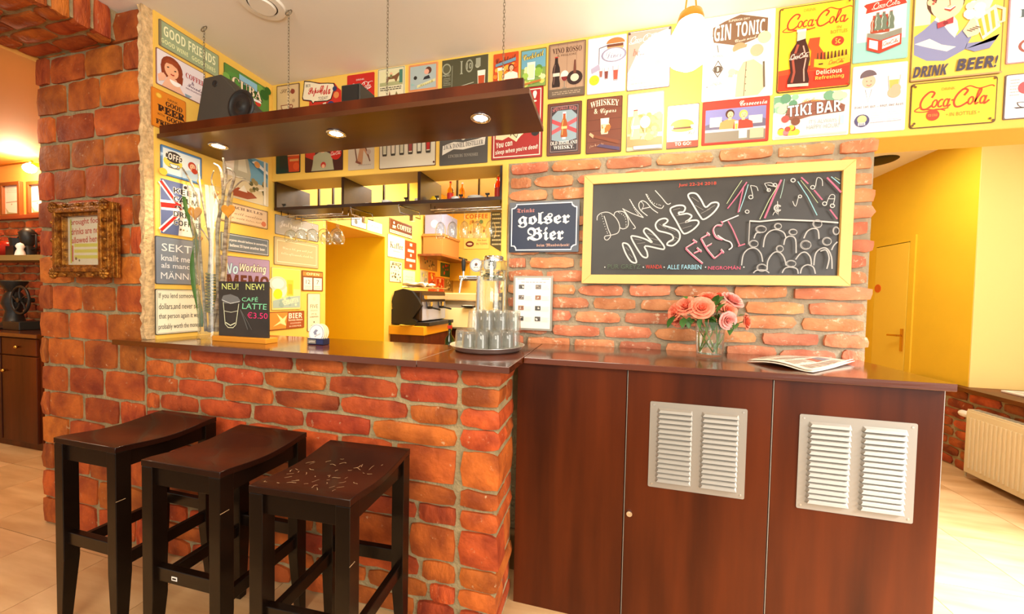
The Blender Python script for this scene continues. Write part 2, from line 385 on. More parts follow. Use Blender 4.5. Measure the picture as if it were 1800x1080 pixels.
    def lines(s, u0, v0, u1, v1, n, col, fill=0.45, seed=1, ragged=0.3):
        rr = random.Random(seed); dv = (v1-v0)/n; pts = []; fs = []
        for i in range(n):
            a = v0+dv*(i+0.5-fill/2); b = v0+dv*(i+0.5+fill/2); e = u1-(u1-u0)*ragged*rr.random()
            x = u0
            while x < e:
                l = (u1-u0)*rr.uniform(0.05, 0.16); x2 = min(x+l, e); k = len(pts)
                pts += [(x*s.W, a*s.H), (x2*s.W, a*s.H), (x2*s.W, b*s.H), (x*s.W, b*s.H)]; fs.append((k, k+1, k+2, k+3)); x = x2+(u1-u0)*0.03
        s._add(pts, fs, col); return s
    def blobs(s, box, n, cols, rmin, rmax, seed=1):
        rr = random.Random(seed)
        for _ in range(n): s.C(rr.uniform(box[0], box[2]), rr.uniform(box[1], box[3]), rr.uniform(rmin, rmax), rr.choice(cols), n=9)
        return s
def rrect(W, Hh, r, n=4):
    pts = []
    for cx, cz, a in ((W-r, r, -90), (W-r, Hh-r, 0), (r, Hh-r, 90), (r, r, 180)):
        for i in range(n+1):
            t = math.radians(a+90*i/n); pts.append((cx+r*math.cos(t), cz+r*math.sin(t)))
    return pts
def place_rect(plane, tl, br, pos):
    f = onY if plane == 'Y' else onX
    a = f(tl[0], tl[1], pos); b = f(br[0], br[1], pos)
    if plane == 'Y': return Vector((a.x, pos, b.z)), b.x-a.x, a.z-b.z, 0
    return Vector((pos, a.y, b.z)), b.y-a.y, a.z-b.z, PI/2
def sign(plane, tl, br, pos, label, bg, draw, edge=None, r=0.006, name='tin_sign', cat='sign', group=None, th=0.004, size=None, part='printed_design'):
    loc, W, Hh, rz = place_rect(plane, tl, br, pos)
    if size: W, Hh2 = W, Hh; loc.z -= (size-Hh); Hh = size
    mb = MB(); mb.col = hx(edge or bg); mb.prism(rrect(W, Hh, r), -th, 0)
    if edge:
        mb.col = hx(bg); k = 0.004
        mb.prism([(x+k, z+k) for x, z in rrect(W-2*k, Hh-2*k, r)], -th-0.0006, -th+0.0005)
    o = obj(name, mb, M_TIN, attr=True, loc=loc, rot=(0, 0, rz)); tag(o, label, cat, group)
    a = Art(W, Hh, -th-0.0008); draw(a)
    if a.mb.v: obj(part, a.mb, M_PRINT, o, attr=True, fix=False)
    return o

# ------------------------------------------------------------------ the room shell
def sbox(name, m, *b, parent=None):
    return struct(name, MB().box(*b), m, parent)
floor = sbox('floor', M_GROUT, -7.2, 4.3, -2.4, 6.0, -0.08, -0.007)
TS = [MB().box(0.0015, 0.4965, 0.0015, 0.4895, -0.012, 0.0).mesh('floor_tile', M_TILE)]
for i in range(-9, 14):
    for j in range(-3, 10):
        x = -2.936+0.498*i; y = 1.262+0.491*j
        if x > 3.2 or y > 5.3: continue
        if (x < -3.2 and y > 2.2): continue
        if -2.2 < x < 1.0 and 1.5 < y < 2.1: continue
        if (i < -4 and j < -1) or (j < -2): continue
        put('floor_tile', TS[0], floor, loc=(x, y, 0))
ceil = sbox('ceiling', M_CEIL, -3.15, 4.3, -2.4, 5.7, 2.82, 2.92)
sbox('ceiling', M_CEIL_O, -7.2, -3.15, -2.4, 2.5, 2.65, 2.75)

# brick pieces: irregular box with a rounded uneven front, shared meshes
def brick_mesh(L, h, D, seed, m, rough=1.0):
    r = random.Random(seed); nx, nz = 5, 2; g = []
    j = lambda a: r.uniform(-a, a)*rough
    for k in range(nz+1):
        row = []
        for i in range(nx+1):
            x = L*i/nx; z = h*k/nz; ex = i in (0, nx); ez = k in (0, nz)
            y = 0.0
            if ex: x += j(0.005)+(0.003 if i == 0 else -0.003)
            if ez: z += j(0.004)
            if ex and ez: x += (0.007 if i == 0 else -0.007); z += (0.006 if k == 0 else -0.006)
            y = (0.009 if (ex or ez) else j(0.004))+abs(j(0.003))
            row.append(Vector((x, y, z)))
        g.append(row)
    mb = MB(); mb.grid(g)
    ring = [(k, i) for i, k in [(i, 0) for i in range(nx+1)]+[(nx, k) for k in range(1, nz+1)]+[(i, nz) for i in range(nx-1, -1, -1)]+[(0, k) for k in range(nz-1, 0, -1)]]
    fr = [k*(nx+1)+i for k, i in ring]; b0 = len(mb.v)
    for q in fr:
        v = mb.v[q]; mb.v.append((v[0], D, v[2]))
    n = len(fr)
    for a in range(n): mb.f.append((fr[(a+1) % n], fr[a], b0+a, b0+(a+1) % n)); mb.c.append(mb.col)
    return mb.mesh('brick', m, smooth=50)
BV = {}
def variants(key, L, h, D, m, n=7, rough=1.0):
    BV[key] = (L, h, D, [brick_mesh(L, h, D, k*31+len(key)*7, m, rough) for k in range(n)])
variants('orange_big', 0.28, 0.145, 0.05, M_BRICK_O); variants('orange_flat', 0.28, 0.07, 0.05, M_BRICK_O)
variants('counter_flat', 0.30, 0.07, 0.05, M_BRICK_C); variants('counter_big', 0.25, 0.145, 0.05, M_BRICK_C)
variants('pink_flat', 0.24, 0.062, 0.05, M_BRICK_P, 9, 1.35); variants('corner_flat_deep', 0.172, 0.07, 0.235, M_BRICK_C, 5); variants('corner_flat', 0.172, 0.07, 0.115, M_BRICK_C, 5); variants('corner_big_deep', 0.172, 0.145, 0.235, M_BRICK_C, 3); variants('corner_big', 0.172, 0.145, 0.115, M_BRICK_C, 3)
variants('side_flat', 0.24, 0.062, 0.05, M_BRICK_D, 6)
def brick(key, parent, x, y, z, l, h, rz=0.0, d=None, rot=None):
    L, hh, D, ms = BV[key]
    s = (l/L, (d or D)/D, h/hh)
    rr = rot or (0, 0, rz)
    o = put('brick', rng.choice(ms), parent, loc=(x, y, z), rot=(rr[0], rr[1]+rng.uniform(-0.006, 0.006), rr[2]), scale=s)
    return o
def courses(key, parent, zs, a0, a1, length, plane, pos, joint=0.013, seed=3, phase=0.0, bigkey=None, jit=0.15, proud=0.004, ragged=0.0):
    """zs = joint heights from the top down; a0..a1 along the wall"""
    r = random.Random(seed)
    for n, (zt, zb) in enumerate(zip(zs, zs[1:])):
        h = zt-zb-joint; big = h > 0.1 and bigkey
        k = bigkey if big else key; ll = length*(0.8 if big else 1)
        a = a0-(ll*(0.5 if n % 2 else 0.05)+r.uniform(0, 0.05))+phase
        end = a1+(r.uniform(-ragged, ragged) if ragged else 0)
        while a < end-0.02:
            l = ll*r.uniform(1-jit, 1+jit); b = min(a+l, end); s = max(a, a0)
            if end-b < 0.07: b = end
            if b-s > 0.035:
                dy = pos+r.uniform(-proud, proud)
                if plane == 'Y': brick(k, parent, s+joint/2, dy, zb+joint/2+r.uniform(-.002, .002), b-s-joint, h+r.uniform(-.004, .002))
                else: brick(k, parent, pos-(dy-pos), s+joint/2, zb+joint/2, b-s-joint, h, rz=PI/2)
            a = b
# pillar at the left
pil = thing('brick_pillar', 'tall orange-red brick pillar with the gilt framed notice on it', 'pillar'); pil['kind'] = 'structure'
obj('mortar_core', MB().box(-3.155, -2.33, 1.372, 1.60, 0, 2.82), M_MORTAR, pil)
PZ = [2.818, 2.662, 2.512, 2.342, 2.188, 2.036, 1.868, 1.712, 1.556, 1.398, 1.25, 1.091, .936, .782, .636, .474, .32, .16, 0.004]
courses('orange_big', pil, PZ, -3.165, -2.326, 0.285, 'Y', 1.352, seed=11, jit=0.12)
# the rough edge where the brick face meets the painted wall
mb = MB(); r = random.Random(5)
P = [[(-2.332+0.014*r.random()*(k == 1)+(0.032 if k == 2 else 0)+(0.014 if k == 1 else 0), 1.352+r.uniform(-0.006, 0.006), 1.117+1.702*i/60) for k in range(3)] for i in range(61)]
mb.grid(P); mb.grid([[p[2], (p[2][0], 1.40, p[2][2])] for p in P]); mb.grid([[p[0], (p[0][0], 1.40, p[0][2])] for p in P])
obj('plaster_edge', mb, M_PLASTER, pil)
# brick beam running from the pillar over the doorway towards the viewer
beam = thing('brick_beam', 'brick beam over the opening to the side room at top left', 'beam'); beam['kind'] = 'structure'
obj('mortar_core', MB().box(-3.13, -2.505, -1.9, 1.40, 2.672, 2.819), M_MORTAR, beam)
y = 1.345; r = random.Random(8)
while y > -0.5:
    wd = r.uniform(0.07, 0.085); brick('orange_big', beam, -2.487+r.uniform(-.004, .004), y-wd, 2.658, wd-0.012, 0.158, rz=PI/2); y -= wd
y = 1.35; n = 0
while y > -0.3:
    x = -3.15+(0.14 if n % 2 else 0)
    if n % 2: brick('orange_flat', beam, -3.145, y, 2.652, 0.12, 0.066, rot=(PI/2, 0, 0))
    while x < -2.52:
        l = min(0.27*r.uniform(.92, 1.06), -2.497-x)
        if l > 0.05: brick('orange_flat', beam, x+.006, y, 2.652+r.uniform(-.005, .005), l-.014, 0.066, rot=(PI/2, 0, 0))
        x += l
    y -= 0.083; n += 1
# bar counter in brick
bar = thing('bar_counter', 'red brick bar counter behind the three stools', 'bar counter')
obj('mortar_core', MB().box(-2.32, -0.396, 1.372, 1.60, 0, 1.088), M_MORTAR, bar)
CZ = [1.090, 1.016, .93, .845, .755, .596, .512, .427, .273, .18, .096, 0.004]
courses('counter_flat', bar, CZ, -2.322, -0.56, 0.315, 'Y', 1.352, seed=21, bigkey='counter_big', jit=0.16)
r = random.Random(4)
for n, (zt, zb) in enumerate(zip(CZ, CZ[1:])):        # corner bricks show two faces
    h = zt-zb-.013; k = 'counter_big' if h > .1 else 'counter_flat'
    brick(('corner_big' if h > .1 else 'corner_flat')+('' if n % 2 else '_deep'), bar, -0.553, 1.352+r.uniform(-.003, .003), zb+.0065, 0.172+r.uniform(-.004, .004), h)
    if n % 2: brick(k, bar, -0.385, 1.476, zb+.0065, 0.115, h, rz=PI/2)
# painted wall on the left (bar side) with the passage recess
wl = sbox('wall_left', M_YEL, -3.16, -2.292, 1.395, 2.594, 0, 2.82)
sbox('wall_left', M_YEL, -3.4, -2.292, 2.594, 3.448, 1.986, 2.82)
sbox('wall_left', M_YEL, -3.6, -2.292, 3.448, 5.4, 0, 2.82)
sbox('wall_left', mat('recess_yellow_light_offset', 'ecc814', 0.6, bump=0.08, bscale=90), -3.4, -2.293, 3.443, 3.4475, 0, 1.986)  # thin added panel; yellower colour offsets the orange bounce light in the recess
sbox('wall_left', M_YEL2, -3.6, -3.4, 2.2, 5.4, 0, 2.82)
# main wall: lintel band with the signs, brick pier under it
wb = thing('wall_back', 'brick wall with the long blackboard under a yellow band of tin signs', 'wall'); wb['kind'] = 'structure'
del wb['category']
obj('lintel_band', MB().box(-2.292, 2.95, 2.08, 2.30, 2.152, 2.82), M_YEL, wb, bev=0.006)
obj('mortar_core', MB().box(-0.565, 1.195, 2.072, 2.30, 0, 2.152), M_MORTAR_L, wb)
obj('painted_edge', MB().box(-0.60, -0.563, 2.058, 2.30, 1.0, 2.152), M_YEL, wb, bev=0.006)
BZ = [2.148, 2.076, 2.0, 1.924, 1.845, 1.767, 1.69, 1.615, 1.54, 1.462, 1.388, 1.312, 1.236, 1.16, 1.085]
courses('pink_flat', wb, BZ, -0.560, 1.205, 0.262, 'Y', 2.048, seed=33, joint=0.017, ragged=0.022, jit=0.13, proud=0.006)
sbox('wall_partition', M_YEL, -0.56, -0.46, 2.3, 5.4, 0, 2.82)
sbox('wall_far', M_YEL, -2.4, -0.4, 5.28, 5.4, 0, 2.82)
sbox('wall_far', M_YEL2, -0.4, 4.3, 5.6, 5.7, 0, 2.82)
# right hand passage wall, window reveal, dado
wr = sbox('wall_right', M_YEL2, 2.955, 3.1, 3.87, 5.7, 0.62, 2.82)
sbox('wall_right', M_CREAM, 2.957, 4.3, 3.862, 3.96, 0.70, 2.82)
da = thing('wall_right_dado', 'low brick wall under the dark ledge, behind the radiator', 'wall'); da['kind'] = 'structure'; del da['category']
obj('mortar_core', MB().box(2.945, 3.5, 1.6, 4.4, 0, 0.668), M_MORTAR, da)
r = random.Random(3)
for n in range(8):
    z = 0.005+n*0.083; yy = 2.45-(0.13 if n % 2 else 0)
    while yy < 4.3:
        l = 0.26*r.uniform(.85, 1.1); brick('side_flat', da, 2.925+r.uniform(-.003, .003), yy+l-.008, z, l-.015, 0.068, rz=-PI/2); yy += l
sbox('trim_1', M_SILL, 2.88, 3.6, 1.6, 3.87, 0.668, 0.70)
sbox('trim_1', M_SILL, 2.905, 2.957, 3.87, 4.35, 0.668, 0.70)
win = struct('window_1', MB().box(3.52, 3.58, 1.60, 1.66, .70, 2.5).box(3.52, 3.58, 3.80, 3.862, .70, 2.5).box(3.52, 3.58, 2.70, 2.76, .70, 2.5).box(3.52, 3.58, 1.6, 3.862, .70, .76).box(3.52, 3.58, 1.6, 3.862, 2.44, 2.5), M_WHITEP)
for y0, y1 in ((1.66, 2.70), (2.76, 3.80)): obj('pane', MB().box(3.548, 3.552, y0, y1, .76, 2.44), M_GLASS, win)
sbox('wall_right', M_YEL, 3.50, 3.62, 1.6, 3.862, 2.5, 2.82)
d1 = sbox('door_1', M_DOOR, 2.938, 2.9545, 4.53, 4.985, 0.70, 2.004)
obj('door_frame', MB().box(2.941, 2.9548, 4.46, 4.522, .70, 2.07).box(2.941, 2.9548, 4.993, 5.05, .70, 2.07).box(2.941, 2.9548, 4.522, 4.993, 2.012, 2.07), M_YEL2, d1)
obj('door_gap', MB().box(2.952, 2.9547, 4.522, 4.53, .70, 2.012).box(2.952, 2.9547, 4.53, 4.993, 2.004, 2.012), M_DARK, d1)
hd = MB().box(2.928, 2.938, 4.545, 4.575, 0.90, 1.13)
hd.tube([(2.93, 4.56, 1.06), (2.895, 4.56, 1.06), (2.89, 4.58, 1.06), (2.888, 4.68, 1.055)], 0.010, 8)
obj('door_handle', hd, M_BRASS, d1, smooth=40)
obj('room_sign', MB().cone((2.938, 4.93, 1.55), (2.932, 4.93, 1.55), 0.045, 0.045, 18), mat('orange_disc', 'd9641c', 0.5), d1)
# side room on the left
ws = thing('wall_side_room', 'orange wall of the side room above a band of brick', 'wall'); ws['kind'] = 'structure'; del ws['category']
obj('painted_top', MB().box(-7.2, -3.16, 2.40, 2.55, 0, 2.65), M_CEIL_O, ws)
obj('mortar_core', MB().box(-7.2, -3.16, 2.375, 2.40, 0.9, 2.06), M_MORTAR, ws)
obj('cornice', MB().box(-7.2, -3.16, 2.33, 2.40, 2.06, 2.10), mat('red_brown_rail', '8f3f1e', 0.5), ws, bev=0.004)
for n in range(14):
    z = 0.985+n*0.0765; x = -6.3-(0.13 if n % 2 else 0)
    while x < -5.0:
        l = 0.25*r.uniform(.9, 1.08); brick('side_flat', ws, x, 2.352+r.uniform(-.003, .003), z, l-.012, 0.063); x += l
sbox('wall_side_room_end', M_CEIL_O, -7.2, -7.1, -2.4, 2.4, 0, 2.65)

# ------------------------------------------------------------------ furniture
# bar worktop
wt = thing('bar_worktop', 'glossy dark wood worktop of the brick bar', 'worktop')
obj('front_slab', MB().box(-2.46, -0.722, 1.305, 1.35, 1.09, 1.116).box(-2.288, -0.722, 1.35, 1.775, 1.09, 1.116), M_TOP, wt)
obj('end_slab', MB().box(-0.720, -0.338, 1.305, 2.045, 1.09, 1.1162), M_TOP, wt, bev=0.0015)
obj('tap_shelf', MB().box(-0.84, -0.605, 2.0455, 2.17, 1.09, 1.116), M_TOP, wt)
obj('joint_strip', MB().box(-0.7218, -0.7204, 1.306, 1.775, 1.1, 1.1166), M_ALU, wt)
# cupboard unit
cab = thing('cupboard', 'dark walnut cupboard with two louvred vent plates beside the brick bar', 'cupboard')
obj('body', MB().box(-0.368, 1.135, 1.586, 2.03, 0.0, 1.088), M_CAB, cab)
obj('worktop', MB().box(-0.335, 1.150, 1.540, 2.045, 1.09, 1.116), M_TOP, cab, bev=0.002)
fp = obj('side_panel', MB().box(-0.366, 0.0955, 1.566, 1.584, 0.0, 1.088), M_CAB, cab, bev=0.001); 
for x0, x1, lock in ((0.103, 0.621, 1), (0.628, 1.135, 0)):
    d = obj('door', MB().box(x0, x1, 1.565, 1.583, 0.0, 1.086), M_CAB, cab, bev=0.001)
    obj('edge_band', MB().box(x0-0.0035, x0-0.0012, 1.5655, 1.583, 0.0, 1.084), M_ALU, d)
    if lock:
        lk = MB().cone((0.121, 1.566, 0.49), (0.121, 1.556, 0.49), 0.0125, 0.0115, 20).box(0.1195, 0.1225, 1.5545, 1.557, 0.484, 0.496)
        obj('lock', lk, M_CHROME, d, smooth=30)
obj('edge_band', MB().box(1.1352, 1.1372, 1.566, 1.60, 0.0, 1.088), M_ALU, cab)
def vent(x0, x1, z0, z1):
    p = obj('vent_plate', MB().prism([(x+x0, z+z0) for x, z in rrect(x1-x0, z1-z0, 0.006)], 1.5620, 1.5645), M_ALU, cab)
    W = x1-x0; hh = z1-z0; n = 15
    lm = MB(); lw = W*0.385
    lh = hh*0.86/n
    # hood: closed top, open slot at the bottom
    a = [(0.004, 0, lh*1.0), (lw-0.004, 0, lh*1.0), (lw, 0, lh*0.12), (0, 0, lh*0.12)]
    b = [(0.011, -0.0075, lh*0.62), (lw-0.011, -0.0075, lh*0.62), (lw-0.004, -0.0100, lh*0.12), (0.004, -0.0100, lh*0.12)]
    lm.add(a+b, [(0, 1, 5, 4), (4, 5, 6, 7), (1, 2, 6, 5), (3, 0, 4, 7)])
    lme = lm.mesh('louvre', M_ALU)
    sl = MB().box(0.003, lw-0.003, -0.0004, 0, 0, lh*0.16).mesh('slot', M_DARK)
    for c in (0.075, 0.54):
        for k in range(n):
            z = z0+hh*0.07+k*lh
            l = put('louvre', lme, p, loc=(x0+W*c, 1.5620, z)); 
            put('slot', sl, p, loc=(x0+W*c, 1.5620, z))
    s = MB()
    for sx in (x0+0.014, x1-0.014):
        for sz in (z0+0.014, z1-0.014): s.cone((sx, 1.562, sz), (sx, 1.5605, sz), 0.0042, 0.0035, 10)
    obj('screws', s, M_STEEL, p)
vent(0.190, 0.540, 0.615, 0.966); vent(0.712, 1.064, 0.612, 0.966)
# bar stools
def make_stool():
    t = thing('bar_stool', 'x', 'stool', (0, 0, 0), group='bar stools in front of the brick bar')
    W, D, Z = 0.352, 0.37, 0.78
    nx, ny = 6, 14; top = []
    for j in range(ny+1):
        v = j/ny; row = []
        for i in range(nx+1):
            u = i/nx; dip = 0.022*(math.sin(PI*min(1, max(0, (v-0.04)/0.92))))**1.3*(0.75+0.25*math.sin(PI*u))
            row.append(((u-0.5)*W, (v-0.5)*D, Z-dip))
        top.append(row)
    mb = MB(); mb.grid(top); n1 = (nx+1)*(ny+1)
    ring = [j*(nx+1)+i for j, i in [(0, i) for i in range(nx+1)]+[(j, nx) for j in range(1, ny+1)]+[(ny, i) for i in range(nx-1, -1, -1)]+[(j, 0) for j in range(ny-1, 0, -1)]]
    for q in ring: v = mb.v[q]; mb.v.append((v[0], v[1], v[2]-0.022))
    m_ = len(ring)
    for a in range(m_): mb.f.append((ring[a], ring[(a+1) % m_], n1+(a+1) % m_, n1+a)); mb.c.append(mb.col)
    mb.f.append(tuple(n1+a for a in range(m_))); mb.c.append(mb.col)
    obj('seat', mb, M_STOOLTOP, t, smooth=40, bev=0.002)
    e = 0.024; lx, ly = W/2-e-0.001, D/2-e-0.001
    for sx in (-1, 1):
        for sy in (-1, 1):
            l = MB(); c = (sx*lx, sy*ly)
            rg = []
            for zz, hw, o_ in ((0.0, e*0.62, 0.0088), (0.28, e, 0), (0.757, e, 0)):
                rg.append(len(l.v)); l.v += [(c[0]+sx*o_+a_*hw, c[1]+sy*o_+b_*hw, zz) for a_, b_ in ((-1, -1), (1, -1), (1, 1), (-1, 1))]
            l.f += [(r0+i, r0+(i+1) % 4, r1+(i+1) % 4, r1+i) for r0, r1 in zip(rg, rg[1:]) for i in range(4)]+[(3, 2, 1, 0), (8, 9, 10, 11)]; l.c += [l.col]*10
            obj('leg', l, M_STOOL, t, bev=0.002)
    for sy in (-1, 1):
        obj('apron', MB().box(-lx+e*0.9, lx-e*0.9, sy*ly-0.013, sy*ly+0.013, 0.69, 0.757), M_STOOL, t, bev=0.0015)
        obj('stretcher', MB().box(-lx+e*0.9, lx-e*0.9, sy*ly-0.012, sy*ly+0.012, 0.345, 0.395), M_STOOL, t, bev=0.0025)
    for sx in (-1, 1):
        P = [(-ly+e*0.9, 0.757), (-ly+e*0.9, 0.69), (ly-e*0.9, 0.69), (ly-e*0.9, 0.757), (ly*0.5, 0.745), (0, 0.737), (-ly*0.5, 0.745)]
        obj('apron', MB().prism([(y_, z_) for y_, z_ in P], -0.012, 0.012, Matrix.Translation((sx*lx, 0, 0)) @ Matrix.Rotation(PI/2, 4, 'Z')), M_STOOL, t)
        obj('stretcher', MB().box(sx*lx-0.012, sx*lx+0.012, -ly+e*0.9, ly-e*0.9, 0.298, 0.345), M_STOOL, t, bev=0.0025)
    return t
s1 = make_stool(); index_kids(s1)
s1['label'] = 'bar stool farthest left, smooth brown seat, next to the brick pillar'; s1.location = (-1.945, 1.128, 0); s1.rotation_euler = (0, 0, 0.0)
s2 = dup(s1, (-1.395, 1.093, 0), 0.02, 'middle bar stool with a small paper tag on its front rail')
s3 = dup(s1, (-0.885, 1.068, 0), 0.05, 'nearest bar stool with pale scratches all over its seat')

st = obj('tag_sticker', MB().box(-0.055, -0.030, -0.1735, -0.1725, 0.360, 0.374), M_WHITE, s2)
obj('tag_print', MB().box(-0.051, -0.034, -0.1738, -0.1734, 0.364, 0.370), M_BLACK, st)
r = random.Random(2); mb = MB()
def seat_z(x, y): v = y/0.37+0.5; return 0.7806-0.022*(math.sin(PI*min(1, max(0, (v-0.04)/0.92))))**1.3*(0.75+0.25*math.sin(PI*(x/0.352+0.5)))
for _ in range(46):
    x, y_ = r.uniform(-.15, .14), r.uniform(-.16, .07); a = r.uniform(0, 2*PI); pts = []
    L_ = r.uniform(.006, .03)
    for k in range(5):
        pts.append((x, y_, seat_z(x, y_))); a += r.uniform(-.7, .7); x += math.cos(a)*L_/4; y_ += math.sin(a)*L_/4
    wdt = r.uniform(.0004, .0009)
    for p, q in zip(pts, pts[1:]):
        d = Vector(q)-Vector(p); n = Vector((-d.y, d.x, 0)); n = n.normalized()*wdt if n.length else Vector((wdt, 0, 0))
        mb.add([Vector(p)+n, Vector(p)-n, Vector(q)-n, Vector(q)+n], [(0, 1, 2, 3)])
obj('scratches', mb, M_SCR, s3, fix=False)
for s_, rr_ in ((s1, 1), (s2, 2), (s3, 3)):            # worn edges on the legs
    m_ = MB(); q = random.Random(rr_)
    for _ in range(1):
        z = q.uniform(.56, .64); m_.box(0.1748, 0.1763, -0.184, -0.158+q.uniform(-.01, .005), z, z+.0018)
    obj('edge_wear', m_, M_SCR, s_)

M_CAN = mat('brown_wood_canopy', '5c3212', 0.28, vary=0.2, vscale=2, stretch=(.5, 3, 3), dark='48240c', spec=0.4)
# hanging canopy shelf over the bar
can = thing('hanging_canopy', 'long dark wood canopy with three glowing spotlights hanging over the bar', 'canopy')
obj('panel', MB().box(-2.285, -0.305, 1.40, 1.735, 2.168, 2.190), M_CAN, can, bev=0.001)
obj('fascia', MB().box(-2.270, -0.330, 1.402, 1.424, 2.190, 2.232), M_CAB, can, bev=0.001)
for x in (-2.061, -1.307, -0.554):
    l = obj('spotlight', MB().lathe([(0.030, 2.1675), (0.044, 2.1675), (0.046, 2.165), (0.044, 2.1625), (0.031, 2.163), (0.030, 2.1675)], (x, 1.545, 0), 24), M_CHROME, can, smooth=True)
    obj('lamp_glass', MB().cone((x, 1.545, 2.1668), (x, 1.545, 2.1655), 0.0305, 0.0305, 20), M_BULB, l)
    sp = bpy.data.lights.new('spotlight_beam', 'SPOT'); sp.energy = 22; sp.color = (1, 0.80, 0.52); sp.spot_size = math.radians(125); sp.spot_blend = 0.8; sp.shadow_soft_size = 0.03
    so = bpy.data.objects.new('spotlight_beam', sp); COL.objects.link(so); so.location = (x, 1.545, 2.155)
# chains
def chain(x, y, z0, z1, label):
    n = int((z1-z0)/0.0155); mb = MB()
    for k in range(n):
        zc = z1-0.012-(z1-z0-0.012)*(k+0.5)/n; hh = (z1-z0)/n*0.66; a = PI/2*(k % 2)
        pts = [(x+math.cos(a)*0.0045*math.cos(t), y+math.sin(a)*0.0045*math.cos(t), zc+hh*math.sin(t)) for t in [2*PI*i/8 for i in range(9)]]
        mb.tube(pts, 0.0012, 4, caps=False)
    t = obj('hanging_chain', mb, M_CHAIN); tag(t, label, 'chain', 'chains of the hanging canopy')
    rp = [(x+0.018*math.cos(t_), y+0.006*math.sin(t_*1), z1-0.004-0.010+0.018*math.sin(t_)) for t_ in [2*PI*i/14 for i in range(15)]]
    obj('ceiling_hook', MB().tube(rp, 0.0026, 6, caps=False), M_CHAIN, t, smooth=True)
chain(-2.155, 1.54, 2.192, 2.818, 'short chain with ceiling ring above the wedge speaker, nearest the left wall')
chain(-1.600, 1.55, 2.192, 2.818, 'thin steel chain hanging beside the round ceiling vent')
chain(-1.028, 1.55, 2.192, 2.818, 'thin steel chain above the middle of the canopy, right of the box speaker')
chain(-0.456, 1.55, 2.192, 2.818, 'thin steel chain at the right end of the canopy')

# speakers on the canopy
def PY(px, py, Y): p = onY(px, py, Y); return (p.x, p.z)
poly = [PY(345, 207, 1.46), PY(361, 139, 1.46), PY(391, 132, 1.46), PY(474, 197, 1.46)]
poly[0] = (poly[0][0], 2.1995); poly[3] = (poly[3][0], 2.1995)
sp1 = obj('wedge_speaker', MB().prism(poly, 1.45, 1.527), M_DGREY, bev=0.006)
tag(sp1, 'dark grey wedge shaped speaker with a round cone lying on the canopy', 'speaker')
c = PY(424, 187, 1.45)
obj('cone_rim', MB().lathe([(0.062, 0), (0.068, 0.006), (0.076, 0.008), (0.082, 0.004), (0.083, 0)], (c[0], 1.45, c[1]), 32, M=Matrix.Rotation(PI/2, 4, 'X')), M_BLACK, sp1, smooth=True)
obj('cone', MB().lathe([(0, 0.004), (0.02, 0.012), (0.024, 0.004), (0.058, 0.002), (0.063, 0.005)], (c[0], 1.45, c[1]), 32, M=Matrix.Rotation(PI/2, 4, 'X')), M_BLACK, sp1, smooth=True)
c = PY(378, 147, 1.45)
obj('port', MB().lathe([(0, 0.001), (0.011, 0.001), (0.014, 0.004), (0.017, 0.001)], (c[0], 1.45, c[1]), 20, M=Matrix.Rotation(PI/2, 4, 'X')), M_BLACK, sp1, smooth=True)
obj('foot', MB().box(-2.21, -2.13, 1.455, 1.524, 2.1905, 2.1995).box(-1.80, -1.74, 1.455, 1.524, 2.1905, 2.1995), M_BLACK, sp1)
a = PY(600, 155, 1.60); b = PY(633, 148, 1.60)
sp2 = obj('box_speaker', MB().box(a[0], b[0], 1.60, 1.72, 2.1905, 2.432), M_DGREY, bev=0.003)
tag(sp2, 'small grey box speaker standing on the middle of the canopy', 'speaker')
obj('grille', MB().box(a[0]+.008, b[0]-.008, 1.594, 1.601, 2.20, 2.424), M_BLACK, sp2)
# ceiling vent and pendant
cv = obj('ceiling_vent', MB().lathe([(0.0, 2.800), (0.055, 2.800), (0.062, 2.812), (0.066, 2.812), (0.070, 2.806), (0.098, 2.808), (0.104, 2.8195)], (-1.70, 1.49, 0), 40), M_WHITEP, smooth=50)
tag(cv, 'round white ventilation valve in the ceiling', 'vent')
obj('gap_ring', MB().lathe([(0.057, 2.811), (0.0655, 2.8105)], (-1.70, 1.49, 0), 40), M_DARK, cv)
cv2 = obj('ceiling_speaker', MB().lathe([(0, 2.80), (0.12, 2.803), (0.15, 2.812), (0.16, 2.8195)], (2.62, 4.5, 0), 32), M_BLACK, smooth=50)  # black-rimmed round vent, not a loudspeaker
tag(cv2, 'dark round fitting on the passage ceiling behind the brick wall', 'ceiling fitting')
px_, py_ = 0.318, 1.70
pen = thing('pendant_lamp', 'glowing opal glass pendant with brass cap in front of the tin signs', 'lamp')
obj('cap', MB().lathe([(0.0, 2.604), (0.02, 2.602), (0.045, 2.585), (0.052, 2.56), (0.050, 2.548), (0.046, 2.56), (0, 2.566)], (px_, py_, 0), 28), M_BRASS, pen, smooth=50)
for dx in (-0.014, 0.014): obj('suspension_rod', MB().tube([(px_+dx*1.6, py_, 2.595), (px_, py_, 2.82)], 0.0035, 8), M_BRASS, pen)
obj('canopy_plate', MB().lathe([(0, 2.80), (0.04, 2.802), (0.05, 2.8195)], (px_, py_, 0), 24), M_BRASS, pen)
obj('glass_shade', MB().lathe([(0.0, 2.36), (0.035, 2.365), (0.075, 2.395), (0.088, 2.44), (0.080, 2.49), (0.058, 2.53), (0.047, 2.552)], (px_, py_, 0), 32), M_SHADEG, pen, smooth=True)
point('pendant_light', (px_, py_, 2.45), 13.5, (1.0, 0.88, 0.68), 0.09)

